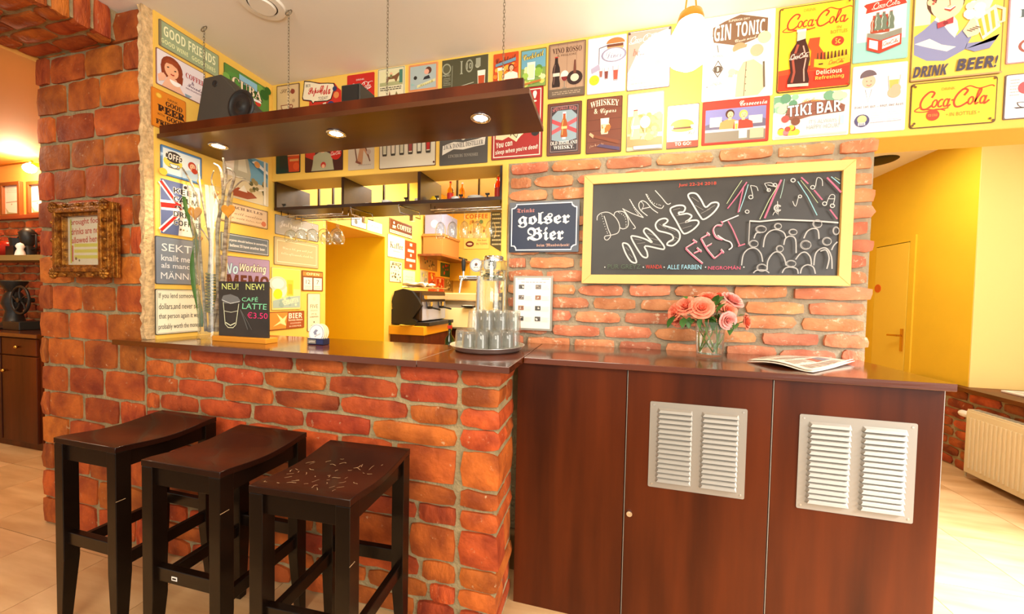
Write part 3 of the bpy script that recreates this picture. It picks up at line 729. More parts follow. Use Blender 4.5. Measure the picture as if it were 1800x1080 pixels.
# shelf unit under the lintel
su = thing('bar_shelf_unit', 'dark shelf unit with three bays hung under the lintel', 'shelf')
obj('shelf_board', MB().box(-2.275, -0.602, 2.085, 2.39, 1.951, 1.972), M_SHELF, su, bev=0.001)
for x in (-2.275, -1.722, -1.160, -0.622): obj('divider', MB().box(x, x+0.02, 2.088, 2.385, 1.972, 2.151), M_SHELF, su)
for x in (-2.17, -2.04, -1.83, -1.60, -1.40, -1.02, -0.86, -0.73): obj('rear_post', MB().box(x, x+0.012, 2.37, 2.385, 1.972, 2.3), M_SHELF, su)
def rail(x0, x1, y, parent, zz=1.916):
    obj('glass_rail', MB().tube([(x0, y, 1.951), (x0, y, zz), (x1, y, zz), (x1, y, 1.951)], 0.0032, 6), M_CHROME, parent, smooth=True)
for y in (2.112, 2.168): rail(-2.24, -1.73, y, su); rail(-1.08, -0.62, y, su)
for y in (2.232, 2.288): rail(-2.24, -1.73, y, su)
for x in (-1.66, -1.30):
    obj('wall_bracket', MB().tube([(x, 2.10, 1.95), (x+.01, 2.10, 1.905), (x+.09, 2.22, 1.885), (x+.08, 2.22, 1.93), (x, 2.10, 1.95)], 0.004, 6).box(x+.05, x+.075, 2.15, 2.18, 1.86, 1.90), M_CHROME, su)
# hanging glasses (upside down)
def wine_mesh(R, hb, hs, name):
    th = 0.0012
    out_ = [(0.0, 0), (0.030, -0.001), (0.033, -0.003), (0.010, -0.008), (0.0042, -0.02), (0.0038, -hs), (0.006, -hs-0.008)]
    bowl = [(R*math.sin(t)**0.85, -hs-0.008-hb*0.62*(1-math.cos(t))) for t in [PI/2*i/7 for i in range(1, 8)]]
    zb = bowl[-1][1]; rim = -hs-0.008-hb
    bowl += [(R*0.93, (zb+rim)/2), (R*0.78, rim)]
    inner = [(r_-th, z_-0.0005) for r_, z_ in bowl[::-1]]+[(0.0, bowl[0][1]+0.001-0.004)]
    return MB().lathe(out_+bowl+inner, (0, 0, 0), 20).mesh(name, M_GLASS, smooth=True)
wm = wine_mesh(0.034, 0.105, 0.072, 'wine_glass'); tm = wine_mesh(0.042, 0.09, 0.09, 'balloon_glass')
ORD = ('first', 'second', 'third', 'fourth', 'fifth', 'sixth', 'seventh')
for i, x in enumerate((-1.024, -0.942, -0.862, -0.776, -0.690)):
    tag(put('wine_glass', wm, loc=(x, 2.14, 1.9225)), ORD[i]+' from the left of the five wine glasses hanging by the blue enamel sign', 'glass', 'hanging wine glasses')
for i, (x, y) in enumerate(((-2.185, 2.14), (-2.095, 2.14), (-2.00, 2.14), (-1.99, 2.26), (-1.905, 2.14), (-1.885, 2.26), (-1.80, 2.14))):
    tag(put('balloon_glass', tm, loc=(x, y, 1.9225)), ORD[i]+' from the left of the rounded glasses hanging at the shelf unit left end', 'glass', 'hanging balloon glasses')
# crockery and bottles on the shelf unit
def saucers(x, y, n, r_, label, z=1.9722):
    t = None
    prof = [(0, 0), (r_*.5, 0), (r_, 0.009), (r_, 0.011), (r_*.5, 0.004), (0, 0.004)]
    me = MB().lathe(prof, (0, 0, 0), 22).mesh('saucer', M_WHITE, smooth=50)
    for k in range(n):
        tag(put('saucer', me, loc=(x, y, z+k*0.0055)), ('lowest ' if k == 0 else 'topmost ' if k == n-1 else ORD[k]+' from below ')+label, 'saucer', 'stacked saucers on the bar shelf')
saucers(-2.09, 2.22, 4, 0.055, 'white saucer of the stack in the left bay')
saucers(-1.885, 2.22, 4, 0.052, 'white saucer of the stack beside the first divider')
saucers(-1.58, 2.22, 3, 0.060, 'white saucer of the stack in the middle bay')
saucers(-0.81, 2.20, 5, 0.055, 'white saucer of the stack beside the orange bottle')
cup = MB().lathe([(0, 0), (0.022, 0), (0.034, 0.02), (0.037, 0.045), (0.035, 0.045), (0.031, 0.02), (0, 0.006)], (0, 0, 0), 20).mesh('cup', M_WHITE, smooth=50)
hm = MB().tube([(0.034, 0, 0.036), (0.052, 0, 0.034), (0.052, 0, 0.018), (0.031, 0, 0.014)], 0.003, 6).mesh('handle', M_WHITE, smooth=True)
for x, lab in ((-1.47, 'white cup in the middle bay of the bar shelf beside the saucers'), (-1.22, 'white cup next to the middle divider of the bar shelf'), (-0.955, 'white cup in the right bay of the bar shelf behind the red label bottle')):
    c_ = tag(put('coffee_cup', cup, loc=(x, 2.23, 1.9722)), lab, 'cup'); put('handle', hm, c_)
def bottle(x, y, z, h, r_, mg, lab, capm, labelcol=None, name='bottle', neck=0.3):
    o = obj(name, MB().lathe([(0, 0), (r_, 0.002), (r_, h*(1-neck)*0.9), (r_*0.35, h*(1-neck)*1.12), (r_*0.32, h*0.95), (0, h*0.95)], (0, 0, 0), 20), mg, smooth=40, loc=(x, y, z)); tag(o, lab, 'bottle')
    obj('cap', MB().cone((0, 0, h*0.93), (0, 0, h), r_*0.36, r_*0.34, 14), capm, o)
    if labelcol: obj('label', MB().lathe([(r_*1.02, h*0.15), (r_*1.02, h*0.5)], (0, 0, 0), 20), labelcol, o)
    return o
bottle(-1.005, 2.24, 1.9722, 0.155, 0.021, M_ORG, 'small bottle with a red label in the right bay of the bar shelf', M_RED, M_RED)
bottle(-0.905, 2.20, 1.9722, 0.13, 0.018, M_ORG, 'small orange bottle in the right bay of the bar shelf', M_WHITE)
bottle(-0.665, 2.20, 1.9722, 0.165, 0.022, M_REDG, 'red bottle at the far right end of the bar shelf', M_ORNG, M_RED)
tag(obj('lemon_juicer', MB().lathe([(0, 0), (0.035, 0), (0.038, 0.02), (0.030, 0.03), (0.018, 0.05), (0, 0.055)], (0, 0, 0), 20), mat('lemon_yellow', 'f0c81e', 0.4), smooth=50, loc=(-1.10, 2.2, 1.9722)), 'small yellow lemon squeezer right of the middle divider', 'squeezer')
for i, x in enumerate((-2.20, -1.245, -1.03, -0.87, -0.70)):
    c_ = MB().box(-0.003, 0.003, -0.006, 0.006, 0, 0.016).prism([(-0.010, 0.014), (0.010, 0.014), (0.013, 0.024), (-0.013, 0.024)], -0.006, 0.006)
    tag(obj('pour_spout_clip', c_, M_BLACK, loc=(x, 2.095, 1.9722)), 'tiny black clip on the bar shelf front edge, '+ORD[i]+' from the left', 'clip', 'black clips on the bar shelf')

# ------------------------------------------------------------------ tin signs
YB = 2.0795; XL = -2.2915
G1 = None
def SB(tl, br, label, bg, draw, **k): return sign('Y', tl, br, YB, label, bg, draw, **k)
def SL(tl, br, label, bg, draw, **k): return sign('X', tl, br, XL, label, bg, draw, **k)
SKIN = 'e9b48c'; RED = 'c41f1a'
def person(a, u, v, s, coat='cfd3c8', hair='5a3018', face=SKIN):   # bust: s = head radius (fraction of H)
    q = a.H/a.W
    a.P([(u-2.4*s*q, v-3.6*s), (u-2.2*s*q, v-1.9*s), (u-0.7*s*q, v-1.2*s), (u+0.7*s*q, v-1.2*s), (u+2.2*s*q, v-1.9*s), (u+2.4*s*q, v-3.6*s)], coat)
    a.P([(u-0.4*s*q, v-1.4*s), (u+0.4*s*q, v-1.4*s), (u+0.35*s*q, v-0.6*s), (u-0.35*s*q, v-0.6*s)], face)
    a.C(u, v+0.15*s, s*1.12, hair, 0.92); a.C(u+0.1*s*q, v-0.08*s, s*0.86, face, 0.82)
    a.C(u-0.2*s*q, v+0.05*s, s*0.09, '2a1a10'); a.C(u+0.42*s*q, v+0.05*s, s*0.09, '2a1a10')
    a.S([(u-0.15*s*q, v-0.42*s), (u+0.12*s*q, v-0.5*s), (u+0.4*s*q, v-0.42*s)], s*0.13, 'b8402e')
def bottle_art(a, u, v0, h, col, hi='ffffff', lab=None, wq=0.17):   # v0 base, h height
    q = a.H/a.W; w_ = wq*h*q
    prof = [(1, 0), (1.05, .1), (0.82, .3), (1.02, .5), (0.9, .64), (0.45, .8), (0.36, .97), (0.36, 1.0)]
    a.P([(u+w_*x, v0+h*y) for x, y in prof]+[(u-w_*x, v0+h*y) for x, y in prof[::-1]], col)
    a.R(u-w_*0.42, v0+h*0.97, u+w_*0.42, v0+h*1.01, 'b0302a')
    a.S([(u-w_*0.62, v0+h*.1), (u-w_*0.45, v0+h*.3), (u-w_*0.6, v0+h*.5), (u-w_*.3, v0+h*.75)], h*.025, hi)
    if lab: a.R(u-w_*.85, v0+h*.36, u+w_*.9, v0+h*.47, lab)
def glass_art(a, u, v0, h, fill, col='8a8478', w1=.18, w0=.13, lvl=.7, foam=None):
    q = a.H/a.W
    a.P([(u-w0*h*q, v0), (u+w0*h*q, v0), (u+w1*h*q, v0+h), (u-w1*h*q, v0+h)], 'e9e4d4')
    wl_ = w0+(w1-w0)*lvl
    a.P([(u-w0*h*q*.85, v0+.05*h), (u+w0*h*q*.85, v0+.05*h), (u+wl_*h*q*.88, v0+h*lvl), (u-wl_*h*q*.88, v0+h*lvl)], fill)
    if foam: a.C(u, v0+h*lvl, h*w1*1.0, foam, 1.0, 12, 0, 180)
    for s_ in (-1, 1): a.S([(u+s_*w0*h*q, v0), (u+s_*w1*h*q, v0+h)], h*.035, col)
    a.S([(u-w0*h*q, v0), (u+w0*h*q, v0)], h*.05, col)
def wineglass_art(a, u, v0, h, fill, col='8a7d70'):
    q = a.H/a.W
    a.S([(u, v0), (u, v0+h*.5)], h*.04, col); a.C(u, v0+h*.02, h*.16, col, 1, 12, 0, 180)
    a.C(u, v0+h*.72, h*.25, 'e8dfcf', 0.8); a.C(u, v0+h*.68, h*.21, fill, 0.8, 14, 180, 360)
def cup_art(a, u, v, s, col='f6f2ea', line='6b2b1c'):
    q = a.H/a.W
    a.C(u, v-0.75*s, s*1.35, line, 1.0, 16, 180, 360) if False else a.P([(u-1.5*s*q, v-.85*s), (u+1.5*s*q, v-.85*s), (u+1.1*s*q, v-1.1*s), (u-1.1*s*q, v-1.1*s)], line)
    a.C(u, v, s*1.03, line, 1.0, 14, 180, 360); a.C(u, v, s*.9, col, 1.0, 14, 180, 360)
    a.C(u+1.1*s*q, v-.3*s, s*.35, line); a.C(u+1.1*s*q, v-.3*s, s*.2, col)
    a.S([(u-1.03*s*q, v), (u+1.03*s*q, v)], s*.12, line)

def d(a): a.B(.02, .012, '7a5a3a').T('Stop', .45, .8, .55, .16, '8a6a48', 'sc').C(.72, .78, .07, '8c3a28'); cup_art(a, .42, .42, .17, 'd9bf94', '8c3a28'); a.C(.8, .18, .06, RED).T('coffee', .62, .1, .5, .08, '9a4a38', 'sc').C(.76, .52, .05, 'b89870')
SB((487, 152), (527, 209), 'beige coffee cup sign, top row, first from the left corner', 'd8b888', d, edge='6b4a30')
def psign(plane, pos, pts, label, bg, draw=None, th=0.004):
    f = onY if plane == 'Y' else onX
    P = [f(x, y, pos) for x, y in pts]; a0 = [(p.x if plane == 'Y' else p.y) for p in P]; z = [p.z for p in P]
    x0, z0 = min(a0), min(z); W, Hh = max(a0)-x0, max(z)-z0
    mb = MB(); mb.col = hx(bg); mb.prism([(x-x0, zz-z0) for x, zz in zip(a0, z)], -th, 0)
    o = obj('tin_sign', mb, M_TIN, attr=True, loc=(x0, pos, z0) if plane == 'Y' else (pos, x0, z0), rot=(0, 0, 0 if plane == 'Y' else PI/2)); tag(o, label, 'sign')
    a = Art(W, Hh, -th-.0008)
    def uv(px, py): p = f(px, py, pos); return (((p.x if plane == 'Y' else p.y)-x0)/W, (p.z-z0)/Hh)
    if draw: draw(a, uv)
    obj('printed_design', a.mb, M_PRINT, o, attr=True, fix=False); return o
def d(a, uv):
    k = lambda x, y: uv(480+x/9, 90+y/9)
    bub = [(500, 475), (600, 482), (740, 512), (880, 505), (975, 512), (990, 560), (930, 770), (870, 800), (660, 812), (640, 845), (610, 800), (480, 785), (468, 745), (490, 600)]
    a.P([k(x, y) for x, y in bub], '2a1a14')
    c_ = (720, 650); a.P([k(c_[0]+(x-c_[0])*.95, c_[1]+(y-c_[1])*.9) for x, y in bub], 'f0e2c4')
    a.T('BUY', *k(565, 555), .13, .08, '2a2018', 'se', rot=-3).T('Pepsi', *k(665, 650), .33, .26, RED, 'sc', off=.02).T('Cola', *k(835, 620), .26, .27, RED, 'sc', off=.02).T('TODAY!', *k(800, 750), .24, .09, '5a3a28', 'n')
    a.C(*k(920, 870), .13, '27356e').C(*k(1010, 700), .09, 'e0884a').C(*k(985, 600), .07, '2a3560').P([k(800, 830), k(850, 815), k(840, 900), k(790, 900)], 'f0e2c4')
psign('Y', YB, [(480+x/9, 90+y/9) for x, y in [(500, 472), (760, 505), (975, 508), (1030, 580), (1080, 620), (1085, 960), (570, 985), (580, 802), (475, 785), (465, 745), (488, 600)]], 'cut-out cola sign with a white speech bubble reading Pepsi-Cola', 'c8281c', d)
def d(a): a.K('Coca-Cola', .52, .62, .82, .22, 'f4e9dc').T('DRINK', .5, .82, .3, .05, 'f4e9dc').S([(.15, .50), (.5, .46), (.85, .52)], .02, 'f4e9dc').lines(.2, .2, .8, .36, 2, 'f0d8c8')
SB((611, 134), (658, 185), 'plain red cola sign in the top row, partly behind the box speaker', RED, d)
def d(a): a.B(.02, .012, '4a6a52').R(.08, .45, .92, .9, 'dfd8a8').R(.08, .45, .92, .56, 'a8a878').P([(.3, .55), (.36, .72), (.62, .74), (.78, .82), (.84, .78), (.76, .68), (.7, .55), (.66, .56), (.62, .64), (.42, .64), (.38, .55)], '7a5030').C(.5, .8, .05, SKIN).R(.46, .68, .54, .78, '7a7a48').R(.8, .5, .92, .9, '4a7a66').lines(.1, .3, .9, .42, 2, '5a5040').P([(.4, .05), (.45, .3), (.5, .05)], '8a4a30').P([(.62, .05), (.7, .26), (.8, .05)], '7a6a40')
SB((665, 123), (712, 174), 'pale green and cream sign with a horse and rider', 'e3d9b4', d)
def d(a): a.R(.06, .08, .94, .92, 'a8b4b0').C(.68, .72, .13, '5a3020').C(.62, .68, .1, 'e2a68c').P([(.55, .5), (.7, .55), (.75, .42), (.5, .4)], '2a2a30').C(.24, .5, .07, '2a2620').P([(.3, .12), (.92, .3), (.92, .4), (.3, .22)], 'd8d29a').T('Kirsch', .6, .25, .5, .1, '9a9048', 'sc', rot=14).blobs((.1, .1, .3, .3), 6, ['8fc0b4', '9ab0a8'], .02, .05)
SB((719, 116), (770, 157), 'small square sign with a dark-haired head over pale blue, orange border', 'd98a54', d, edge='e0a070')
def d(a):
    a.R(0, 0, 1, 1, '4d4a33')
    a.C(.1, .72, .17, '9a9a80', .9).C(.1, .72, .13, '5a5840', .9).T('MENU', .1, .52, .16, .07, 'b8b8a0').lines(.03, .2, .2, .45, 5, '9a9a84', .4)
    a.S([(.22, .05), (.23, .8)], .02, '8a8a74').T('I', .43, .7, .06, .4, 'a8a890', 'se').C(.6, .72, .2, '9c9c84', .62).C(.6, .72, .15, '4d4a33', .6).T('10', .6, .72, .1, .18, 'b8b8a0', 'se')
    glass_art(a, .86, .12, .42, 'b84a20', 'c8c0a0', .3, .26, .62); a.C(.78, .7, .08, 'b0b098').R(.74, .66, .84, .92, '9a9a84').S([(.23, .08), (.7, .2)], .02, 'b8b8a0').R(.02, .03, .14, .12, 'b83a20').lines(.55, .05, .75, .15, 1, '8a8a70')
SB((778, 108), (858, 154), 'wide dark green sign with chalk style drawings and an orange drink', '4d4a33', d, edge='e8e2cc')
def d(a): a.blobs((.08, .1, .92, .6), 26, ['e8842a', 'f0a83c', 'd0501c', 'f4c860'], .05, .1, 3).T('Cocktail', .5, .8, .8, .16, '5a2a20', 'sc', rot=8).P([(.1, .68), (.9, .82), (.9, .72), (.1, .6)], '6a90a8'); glass_art(a, .3, .12, .45, 'f2b03a', 'f4e6c0', .2, .13, .8); person(a, .72, .52, .09, 'e8e0d0', '6a2a18')
SB((868, 97), (911, 150), 'orange cocktail sign with fruit and a woman, behind the right chain', 'c94a1c', d)
def d(a): a.R(.04, .5, .96, .96, '6aa2b8').blobs((.08, .1, .92, .5), 20, ['8cb048', 'c8c860', '5a8838', 'e6e0a0'], .05, .1, 5).T('Cocktail', .5, .82, .8, .15, 'e8d060', 'sc', rot=8, out='4a3018'); glass_art(a, .42, .2, .45, 'cfe0b0', 'eef0e0', .22, .2, .85); a.C(.7, .4, .09, '88b03c').C(.2, .3, .08, '9cc050').P([(.1, .1), (.8, .18), (.8, .12), (.1, .05)], 'b07030')
SB((916, 90), (960, 151), 'green and blue cocktail sign with limes', '7c9a50', d, edge='8a6a34')
def d(a):
    a.R(.03, .02, .97, .98, 'ae8d72'); [a.S([(x, .02), (x+.01, .98)], .006, '8a6a54') for x in (.25, .5, .75)]
    a.B(.03, .008, '6a4a40').T('VINO ROSSO', .5, .86, .78, .1, '4a2a24', 'se').T('IL MIGLIORE', .5, .77, .5, .035, '5a3a30')
    bottle_art(a, .22, .2, .55, '2a1a18', '7a5a50', 'e0d0bc', .13); wineglass_art(a, .45, .12, .38, '7a1c20')
    a.C(.72, .34, .13, '2e1c1a', 1.1).P([(.68, .42), (.76, .42), (.74, .66), (.7, .66)], '6a3a2c').C(.72, .34, .07, 'd8c8b0', 1.1).R(.03, .02, .97, .16, '6a5a4a').lines(.12, .05, .9, .12, 2, 'a8947c')
SB((965, 80), (1028, 168), 'brown plank style wine sign with two bottles and a glass of red', '6a5040', d)
def d(a):
    a.P([(.02, .6), (.35, .98), (.02, .98)], 'ddd2e2').P([(.02, .02), (.02, .5), (.4, .3), (.5, .02)], 'e4dae8')
    a.C(.72, .86, .1, 'b5733c', 1.6, 16, 0, 180).R(.5, .80, .92, .85, '6a3a24').C(.72, .8, .09, 'd09a60', 1.6, 16, 180, 360)
    a.C(.68, .66, .13, '8d86a0', 1.7).C(.68, .66, .11, 'f6f0ea', 1.7).T('Diner', .68, .66, .4, .12, '7a7494', 'sc').S([(.3, .8), (.55, .84)], .015, '4a3a50')
    a.S([(.3, .5), (.3, .8)], .012, '4a3a50'); glass_art(a, .5, .24, .2, '7a3a30', '8a7a90'); glass_art(a, .74, .2, .26, 'b0503c', '8a7a90'); glass_art(a, .36, .28, .16, '9a5a4a', '8a7a90')
    a.P([(.1, .45), (.3, .52), (.34, .42), (.12, .36)], 'a8a0b8').C(.19, .24, .09, 'f4e628').T('ONLY 40c', .19, .24, .2, .05, '5a5428')
SB((1034, 70), (1099, 160), 'white and lilac diner sign with a burger and a yellow spot', 'efe9ee', d, edge='c8bccc')
def d(a): a.P([(.02, .98), (.98, .98), (.6, .9), (.3, .74), (.15, .5), (.02, .3)], 'e3a093').K('Coca-Cola', .36, .86, .6, .12, 'f8ece6').T('be...', .26, .64, .26, .12, 'c8705e', 'si').T('ICE COLD', .3, .2, .5, .07, 'a8a0a0').C(.72, .42, .05, 'f0e8b0').C(.04, .96, .02, '5a4a40').C(.96, .96, .02, '5a4a40').S([(.3, .04), (.9, .04)], .01, '8a8690').lines(.1, .08, .6, .14, 1, 'b8b0b4')
SB((1104, 58), (1177, 153), 'pale sign with a pink corner just left of the glowing pendant', 'f7f1ee', d, edge='7a6a6a')
def d(a):
    a.P([(.13, .70), (.13, .87), (.3, .93), (.52, .985), (.9, .90), (.9, .74), (.72, .67), (.5, .62)], '7a5a42')
    a.T('GIN', .27, .80, .24, .19, 'f7f0e4', 'sb').T('TONIC', .66, .81, .40, .17, 'f7f0e4', 'sb').T('SUPERIOR DRY', .5, .925, .3, .025, 'f0e4d0').T('Classic mixed', .6, .69, .3, .035, 'f0e4d0', 'sc', rot=6)
    a.C(.86, .68, .07, 'f2ecA0').S([(.2, .66), (.22, .57)], .012, '7a7068').T('BOTANICAL', .22, .53, .14, .03, '6a5c50')
    a.P([(.22, .27), (.3, .37), (.22, .48), (.14, .37)], '5a4c40').P([(.22, .29), (.285, .37), (.22, .46), (.155, .37)], 'f3ede2').C(.22, .37, .045, '5a4c40').T('D', .22, .37, .03, .05, 'f3ede2', 'se').T('LONDON', .2, .2, .16, .035, '6a5c50').C(.07, .17, .008, '6a5c50')
    a.P([(.48, .02), (.5, .3), (.58, .42), (.72, .44), (.84, .36), (.88, .1), (.8, .02)], 'c9b593').S([(.62, .42), (.6, .02)], .008, '7a6a50').S([(.5, .3), (.42, .34), (.4, .26)], .05, 'c9b593').C(.42, .32, .04, 'd8c0a0')
    a.C(.64, .5, .065, 'efe0c8', .9).C(.76, .54, .07, 'bda888').C(.52, .58, .075, 'a8906a', 1, 16, 10, 190).S([(.43, .56), (.62, .62)], .02, 'a8906a').S([(.86, .4), (.88, .1)], .02, '6a5a44')
    for k in range(4): a.C(.62, .32-.08*k, .006, '5a4a3a')
SB((1238, 34), (1357, 168), 'white gin and tonic sign with a man raising his bowler hat', 'f6f1e6', d)
def d(a):
    a.R(0.015, .015, .985, .26, 'd8361c').P([(.015, .26), (.3, .28), (.985, .31), (.985, .24), (.015, .2)], 'e04a20')
    a.K('Coca-Cola', .53, .82, .86, .19, 'cf3d1c').T('DRINK', .42, .935, .17, .035, 'c89a30').S([(.12, .735), (.35, .70), (.5, .72)], .012, 'cf3d1c').T('IN', .82, .69, .06, .03, 'b87a20').T('BOTTLES', .82, .64, .22, .04, 'b87a20')
    a.C(.81, .53, .055, 'd8361c', 1.1).T('5c', .81, .53, .07, .06, 'f6c83a', 'sb')
    a.P([(.45, .24), (.46, .45), (.41, .52), (.43, .60), (.57, .60), (.56, .5), (.64, .40), (.66, .24)], 'c9491c')
    for k in range(9): a.P([(.53+.047*k, .33), (.565+.047*k, .33), (.56+.047*k, .37), (.555+.047*k, .42), (.54+.047*k, .42), (.535+.047*k, .37)], '4a2010' if k % 2 else '6a3418')
    a.P([(.5, .26), (.68, .22), (.98, .27), (.97, .36), (.66, .33), (.5, .35)], 'f0b428').K('Coca-Cola', .8, .295, .2, .05, 'cf3d1c').R(.56, .275, .62, .29, '4a2010')
    a.P([(.14, .07), (.14, .13), (.18, .22), (.155, .36), (.17, .46), (.245, .56), (.25, .66), (.245, .70), (.37, .71), (.365, .67), (.375, .57), (.42, .47), (.44, .36), (.41, .22), (.44, .12), (.43, .06), (.3, .04)], '3c140e')
    a.P([(.25, .58), (.255, .7), (.37, .71), (.37, .6)], 'b9c4b4').R(.245, .685, .375, .715, 'e0e0d4').S([(.2, .1), (.23, .22), (.205, .36), (.27, .54)], .025, 'a04a38').S([(.37, .1), (.36, .24), (.385, .38), (.34, .52)], .014, 'c8a090').R(.16, .37, .43, .44, '5a2a20').K('Coca-Cola', .295, .405, .25, .06, 'f4e8dc').P([(.14, .05), (.43, .04), (.43, .075), (.14, .085)], 'e8c0b0')
    a.T('Delicious', .70, .185, .34, .055, 'f6dcb4', 'sb').T('Refreshing', .71, .115, .38, .055, 'f6b848', 'sb')
    for u, v in ((.03, .97), (.95, .98), (.97, .03), (.93, .96)): a.C(u, v, .012, '8a5a20')
SB((1370, 17), (1493, 152), 'large yellow cola sign with a big bottle and red base', 'f6cf2c', d, edge='5a3a1c', r=.012)
def d(a):
    a.R(.06, .3, .94, .97, 'f3eee6').P([(.2, .72), (.94, .80), (.9, .87), (.94, .94), (.2, .86), (.16, .84), (.22, .79)], 'd23a28').K('Coca-Cola', .58, .83, .5, .09, 'f6efe4', rot=3)
    for k, x in enumerate((.36, .47, .58, .42, .53, .66)):
        v = .45-.04*(k < 3); bottle_art(a, x, v, .26, 'a8482e' if k < 3 else '6a7a68', 'e8f0e0', wq=.16)
    a.P([(.24, .33), (.5, .3), (.86, .36), (.86, .44), (.5, .38), (.24, .42)], '8a8a7c').P([(.24, .17), (.48, .1), (.86, .2), (.86, .36), (.48, .29), (.24, .36)], 'd03c28').P([(.28, .2), (.44, .15), (.44, .28), (.28, .32)], 'f6efe4').P([(.52, .16), (.83, .23), (.83, .34), (.52, .28)], 'f6efe4').K('Coca-Cola', .67, .25, .28, .06, 'd03c28', rot=8)
SB((1503, -4), (1594, 102), 'mint and white sign with a six-pack of cola bottles', '96cfc6', d, edge='8fc4ba')
def d(a):
    a.R(.02, .62, .2, .98, 'f3eacb').P([(.65, .7), (.95, .98), (.8, .6)], 'f6efd8')
    a.P([(.02, .5), (.12, .56), (.25, .66), (.4, .6), (.5, .46), (.6, .55), (.68, .66), (.72, .55), (.66, .42), (.6, .3), (.38, .2), (.18, .22), (.03, .3)], '868bb4').P([(.03, .42), (.2, .46), (.34, .38), (.5, .34), (.4, .3), (.2, .36)], 'f2ecda')
    a.P([(.24, .66), (.34, .6), (.42, .5), (.48, .44), (.52, .52), (.5, .62), (.44, .7), (.3, .74)], 'f4eedf').P([(.28, .74), (.3, .62), (.42, .6), (.46, .72)], 'f0cfa6')
    a.C(.36, .86, .19, '5a3a2c', .9).C(.375, .82, .17, 'f3d8b4', .85).C(.2, .86, .04, 'f0c8a0').P([(.2, .88), (.24, .99), (.5, .99), (.52, .93), (.4, .95), (.28, .93), (.25, .84)], '5a3a2c')
    for k in range(6): a.C(.22+.012*k, .84+.025*k, .012, 'c05a4a')
    a.S([(.31, .88), (.36, .89)], .012, '3a2620').S([(.42, .88), (.46, .88)], .012, '3a2620').S([(.4, .86), (.41, .8), (.38, .79)], .008, 'b07858').S([(.35, .77), (.41, .74), (.46, .78)], .022, 'b04a3a').S([(.35, .775), (.41, .757), (.46, .785)], .01, 'ffffff')
    a.P([(.27, .62), (.36, .64), (.37, .58), (.28, .56)], 'b0424a').P([(.37, .64), (.45, .67), (.45, .6), (.37, .59)], 'b0424a').C(.365, .61, .022, '8a2a34')
    a.P([(.62, .36), (.76, .36), (.92, .36), (.96, .42), (.86, .28), (.7, .26), (.6, .3)], '868bb4').P([(.56, .5), (.64, .62), (.76, .64), (.8, .52), (.72, .44), (.62, .42)], 'f3d8b4')
    a.P([(.68, .62), (.9, .74), (.96, .5), (.78, .38)], 'f4ecd4')
    for k in range(3): a.P([(.715+.065*k, .60+.035*k), (.75+.065*k, .615+.035*k), (.8+.055*k, .43+.035*k), (.77+.055*k, .415+.03*k)], 'e0b840')
    a.S([(.9, .72), (.99, .68), (.99, .55), (.93, .54)], .03, 'd8d0b8'); a.blobs((.6, .64, .86, .78), 9, ['fbf6ea', 'efe6d2'], .035, .055, 8)
    for k in range(4): a.S([(.6+.03*k, .5+.01*k), (.66+.03*k, .48+.01*k)], .008, '6a5a50')
    a.T('DRINK', .22, .1, .38, .12, '4a4456', 'sb', sh=.15, off=.02).T('BEER!', .73, .13, .43, .13, '4a4456', 'sb', sh=.15, off=.02).R(0, 0, 1, .018, 'c89a68')
SB((1606, -12), (1757, 130), 'large yellow sign of a grinning man in a blue jacket holding a beer mug', 'f3cf5c', d, edge='8a7040')
def d(a): a.R(.03, .02, .97, .98, 'd3e8ec').R(.2, .8, .8, .97, 'd8705c').T('Eis', .45, .6, .5, .1, '5a6a70', 'se').C(.5, .2, .1, 'a05a50', 1.5).C(.5, .2, .08, 'e6eef0', 1.5)
SB((1775, -30), (1862, 104), 'pale blue sign cut off by the right edge, top row', 'e8dce4', d, edge='b894a0')
# second row
def d(a):
    a.B(.03, .014, 'ecdcc8').P([(.08, .3), (.22, .28), (.34, .32), (.5, .24), (.55, .3), (.75, .42), (.7, .62), (.5, .7), (.3, .62), (.12, .6)], 'e8d6a8').S([(.35, .42), (.5, .3), (.62, .5)], .02, '3a2a1c').C(.86, .36, .06, '2a2420').S([(.3, .6), (.42, .42), (.38, .33)], .014, '3a2a1c').P([(.48, .24), (.56, .3), (.66, .44), (.58, .46)], 'f0e6c8')
    a.T('You can', .26, .22, .32, .08, 'f4ead8', 'bi', rot=6).T("sleep when you're dead!", .5, .12, .84, .08, 'f4ead8', 'bi', rot=4).T('!', .84, .86, .08, .16, 'f4ead8', 'bi')
SB((866, 162), (953, 276), 'red sign about sleeping when dead, half hidden by the right end of the canopy', 'a8201e', d, edge='6a1814')
def d(a):
    a.R(.08, .05, .92, .95, '3c3236').P([(.14, .3), (.14, .75), (.3, .85), (.7, .85), (.86, .75), (.86, .3), (.5, .24)], '8fa4ae').P([(.14, .62), (.86, .4), (.86, .48), (.14, .7)], 'c04a50').P([(.14, .4), (.86, .62), (.86, .7), (.14, .48)], 'c85a60').P([(.45, .3), (.55, .3), (.55, .82), (.45, .82)], 'dfe2e0')
    a.T('SPECIALLY AGED', .5, .86, .7, .07, 'c87878', 'se', arc=.6); bottle_art(a, .5, .34, .44, 'a8541c', 'f0c070', 'e6c880', .14)
    a.T('OLD HIGHLAND', .5, .235, .78, .07, 'f2eae0', 'se').T('WHISKY.', .5, .15, .6, .07, 'f2eae0', 'se').B(.07, .007, 'b89890')
SB((963, 184), (1021, 271), 'dark brown Old Highland Whisky sign', '6a3a28', d, edge='4a281c')
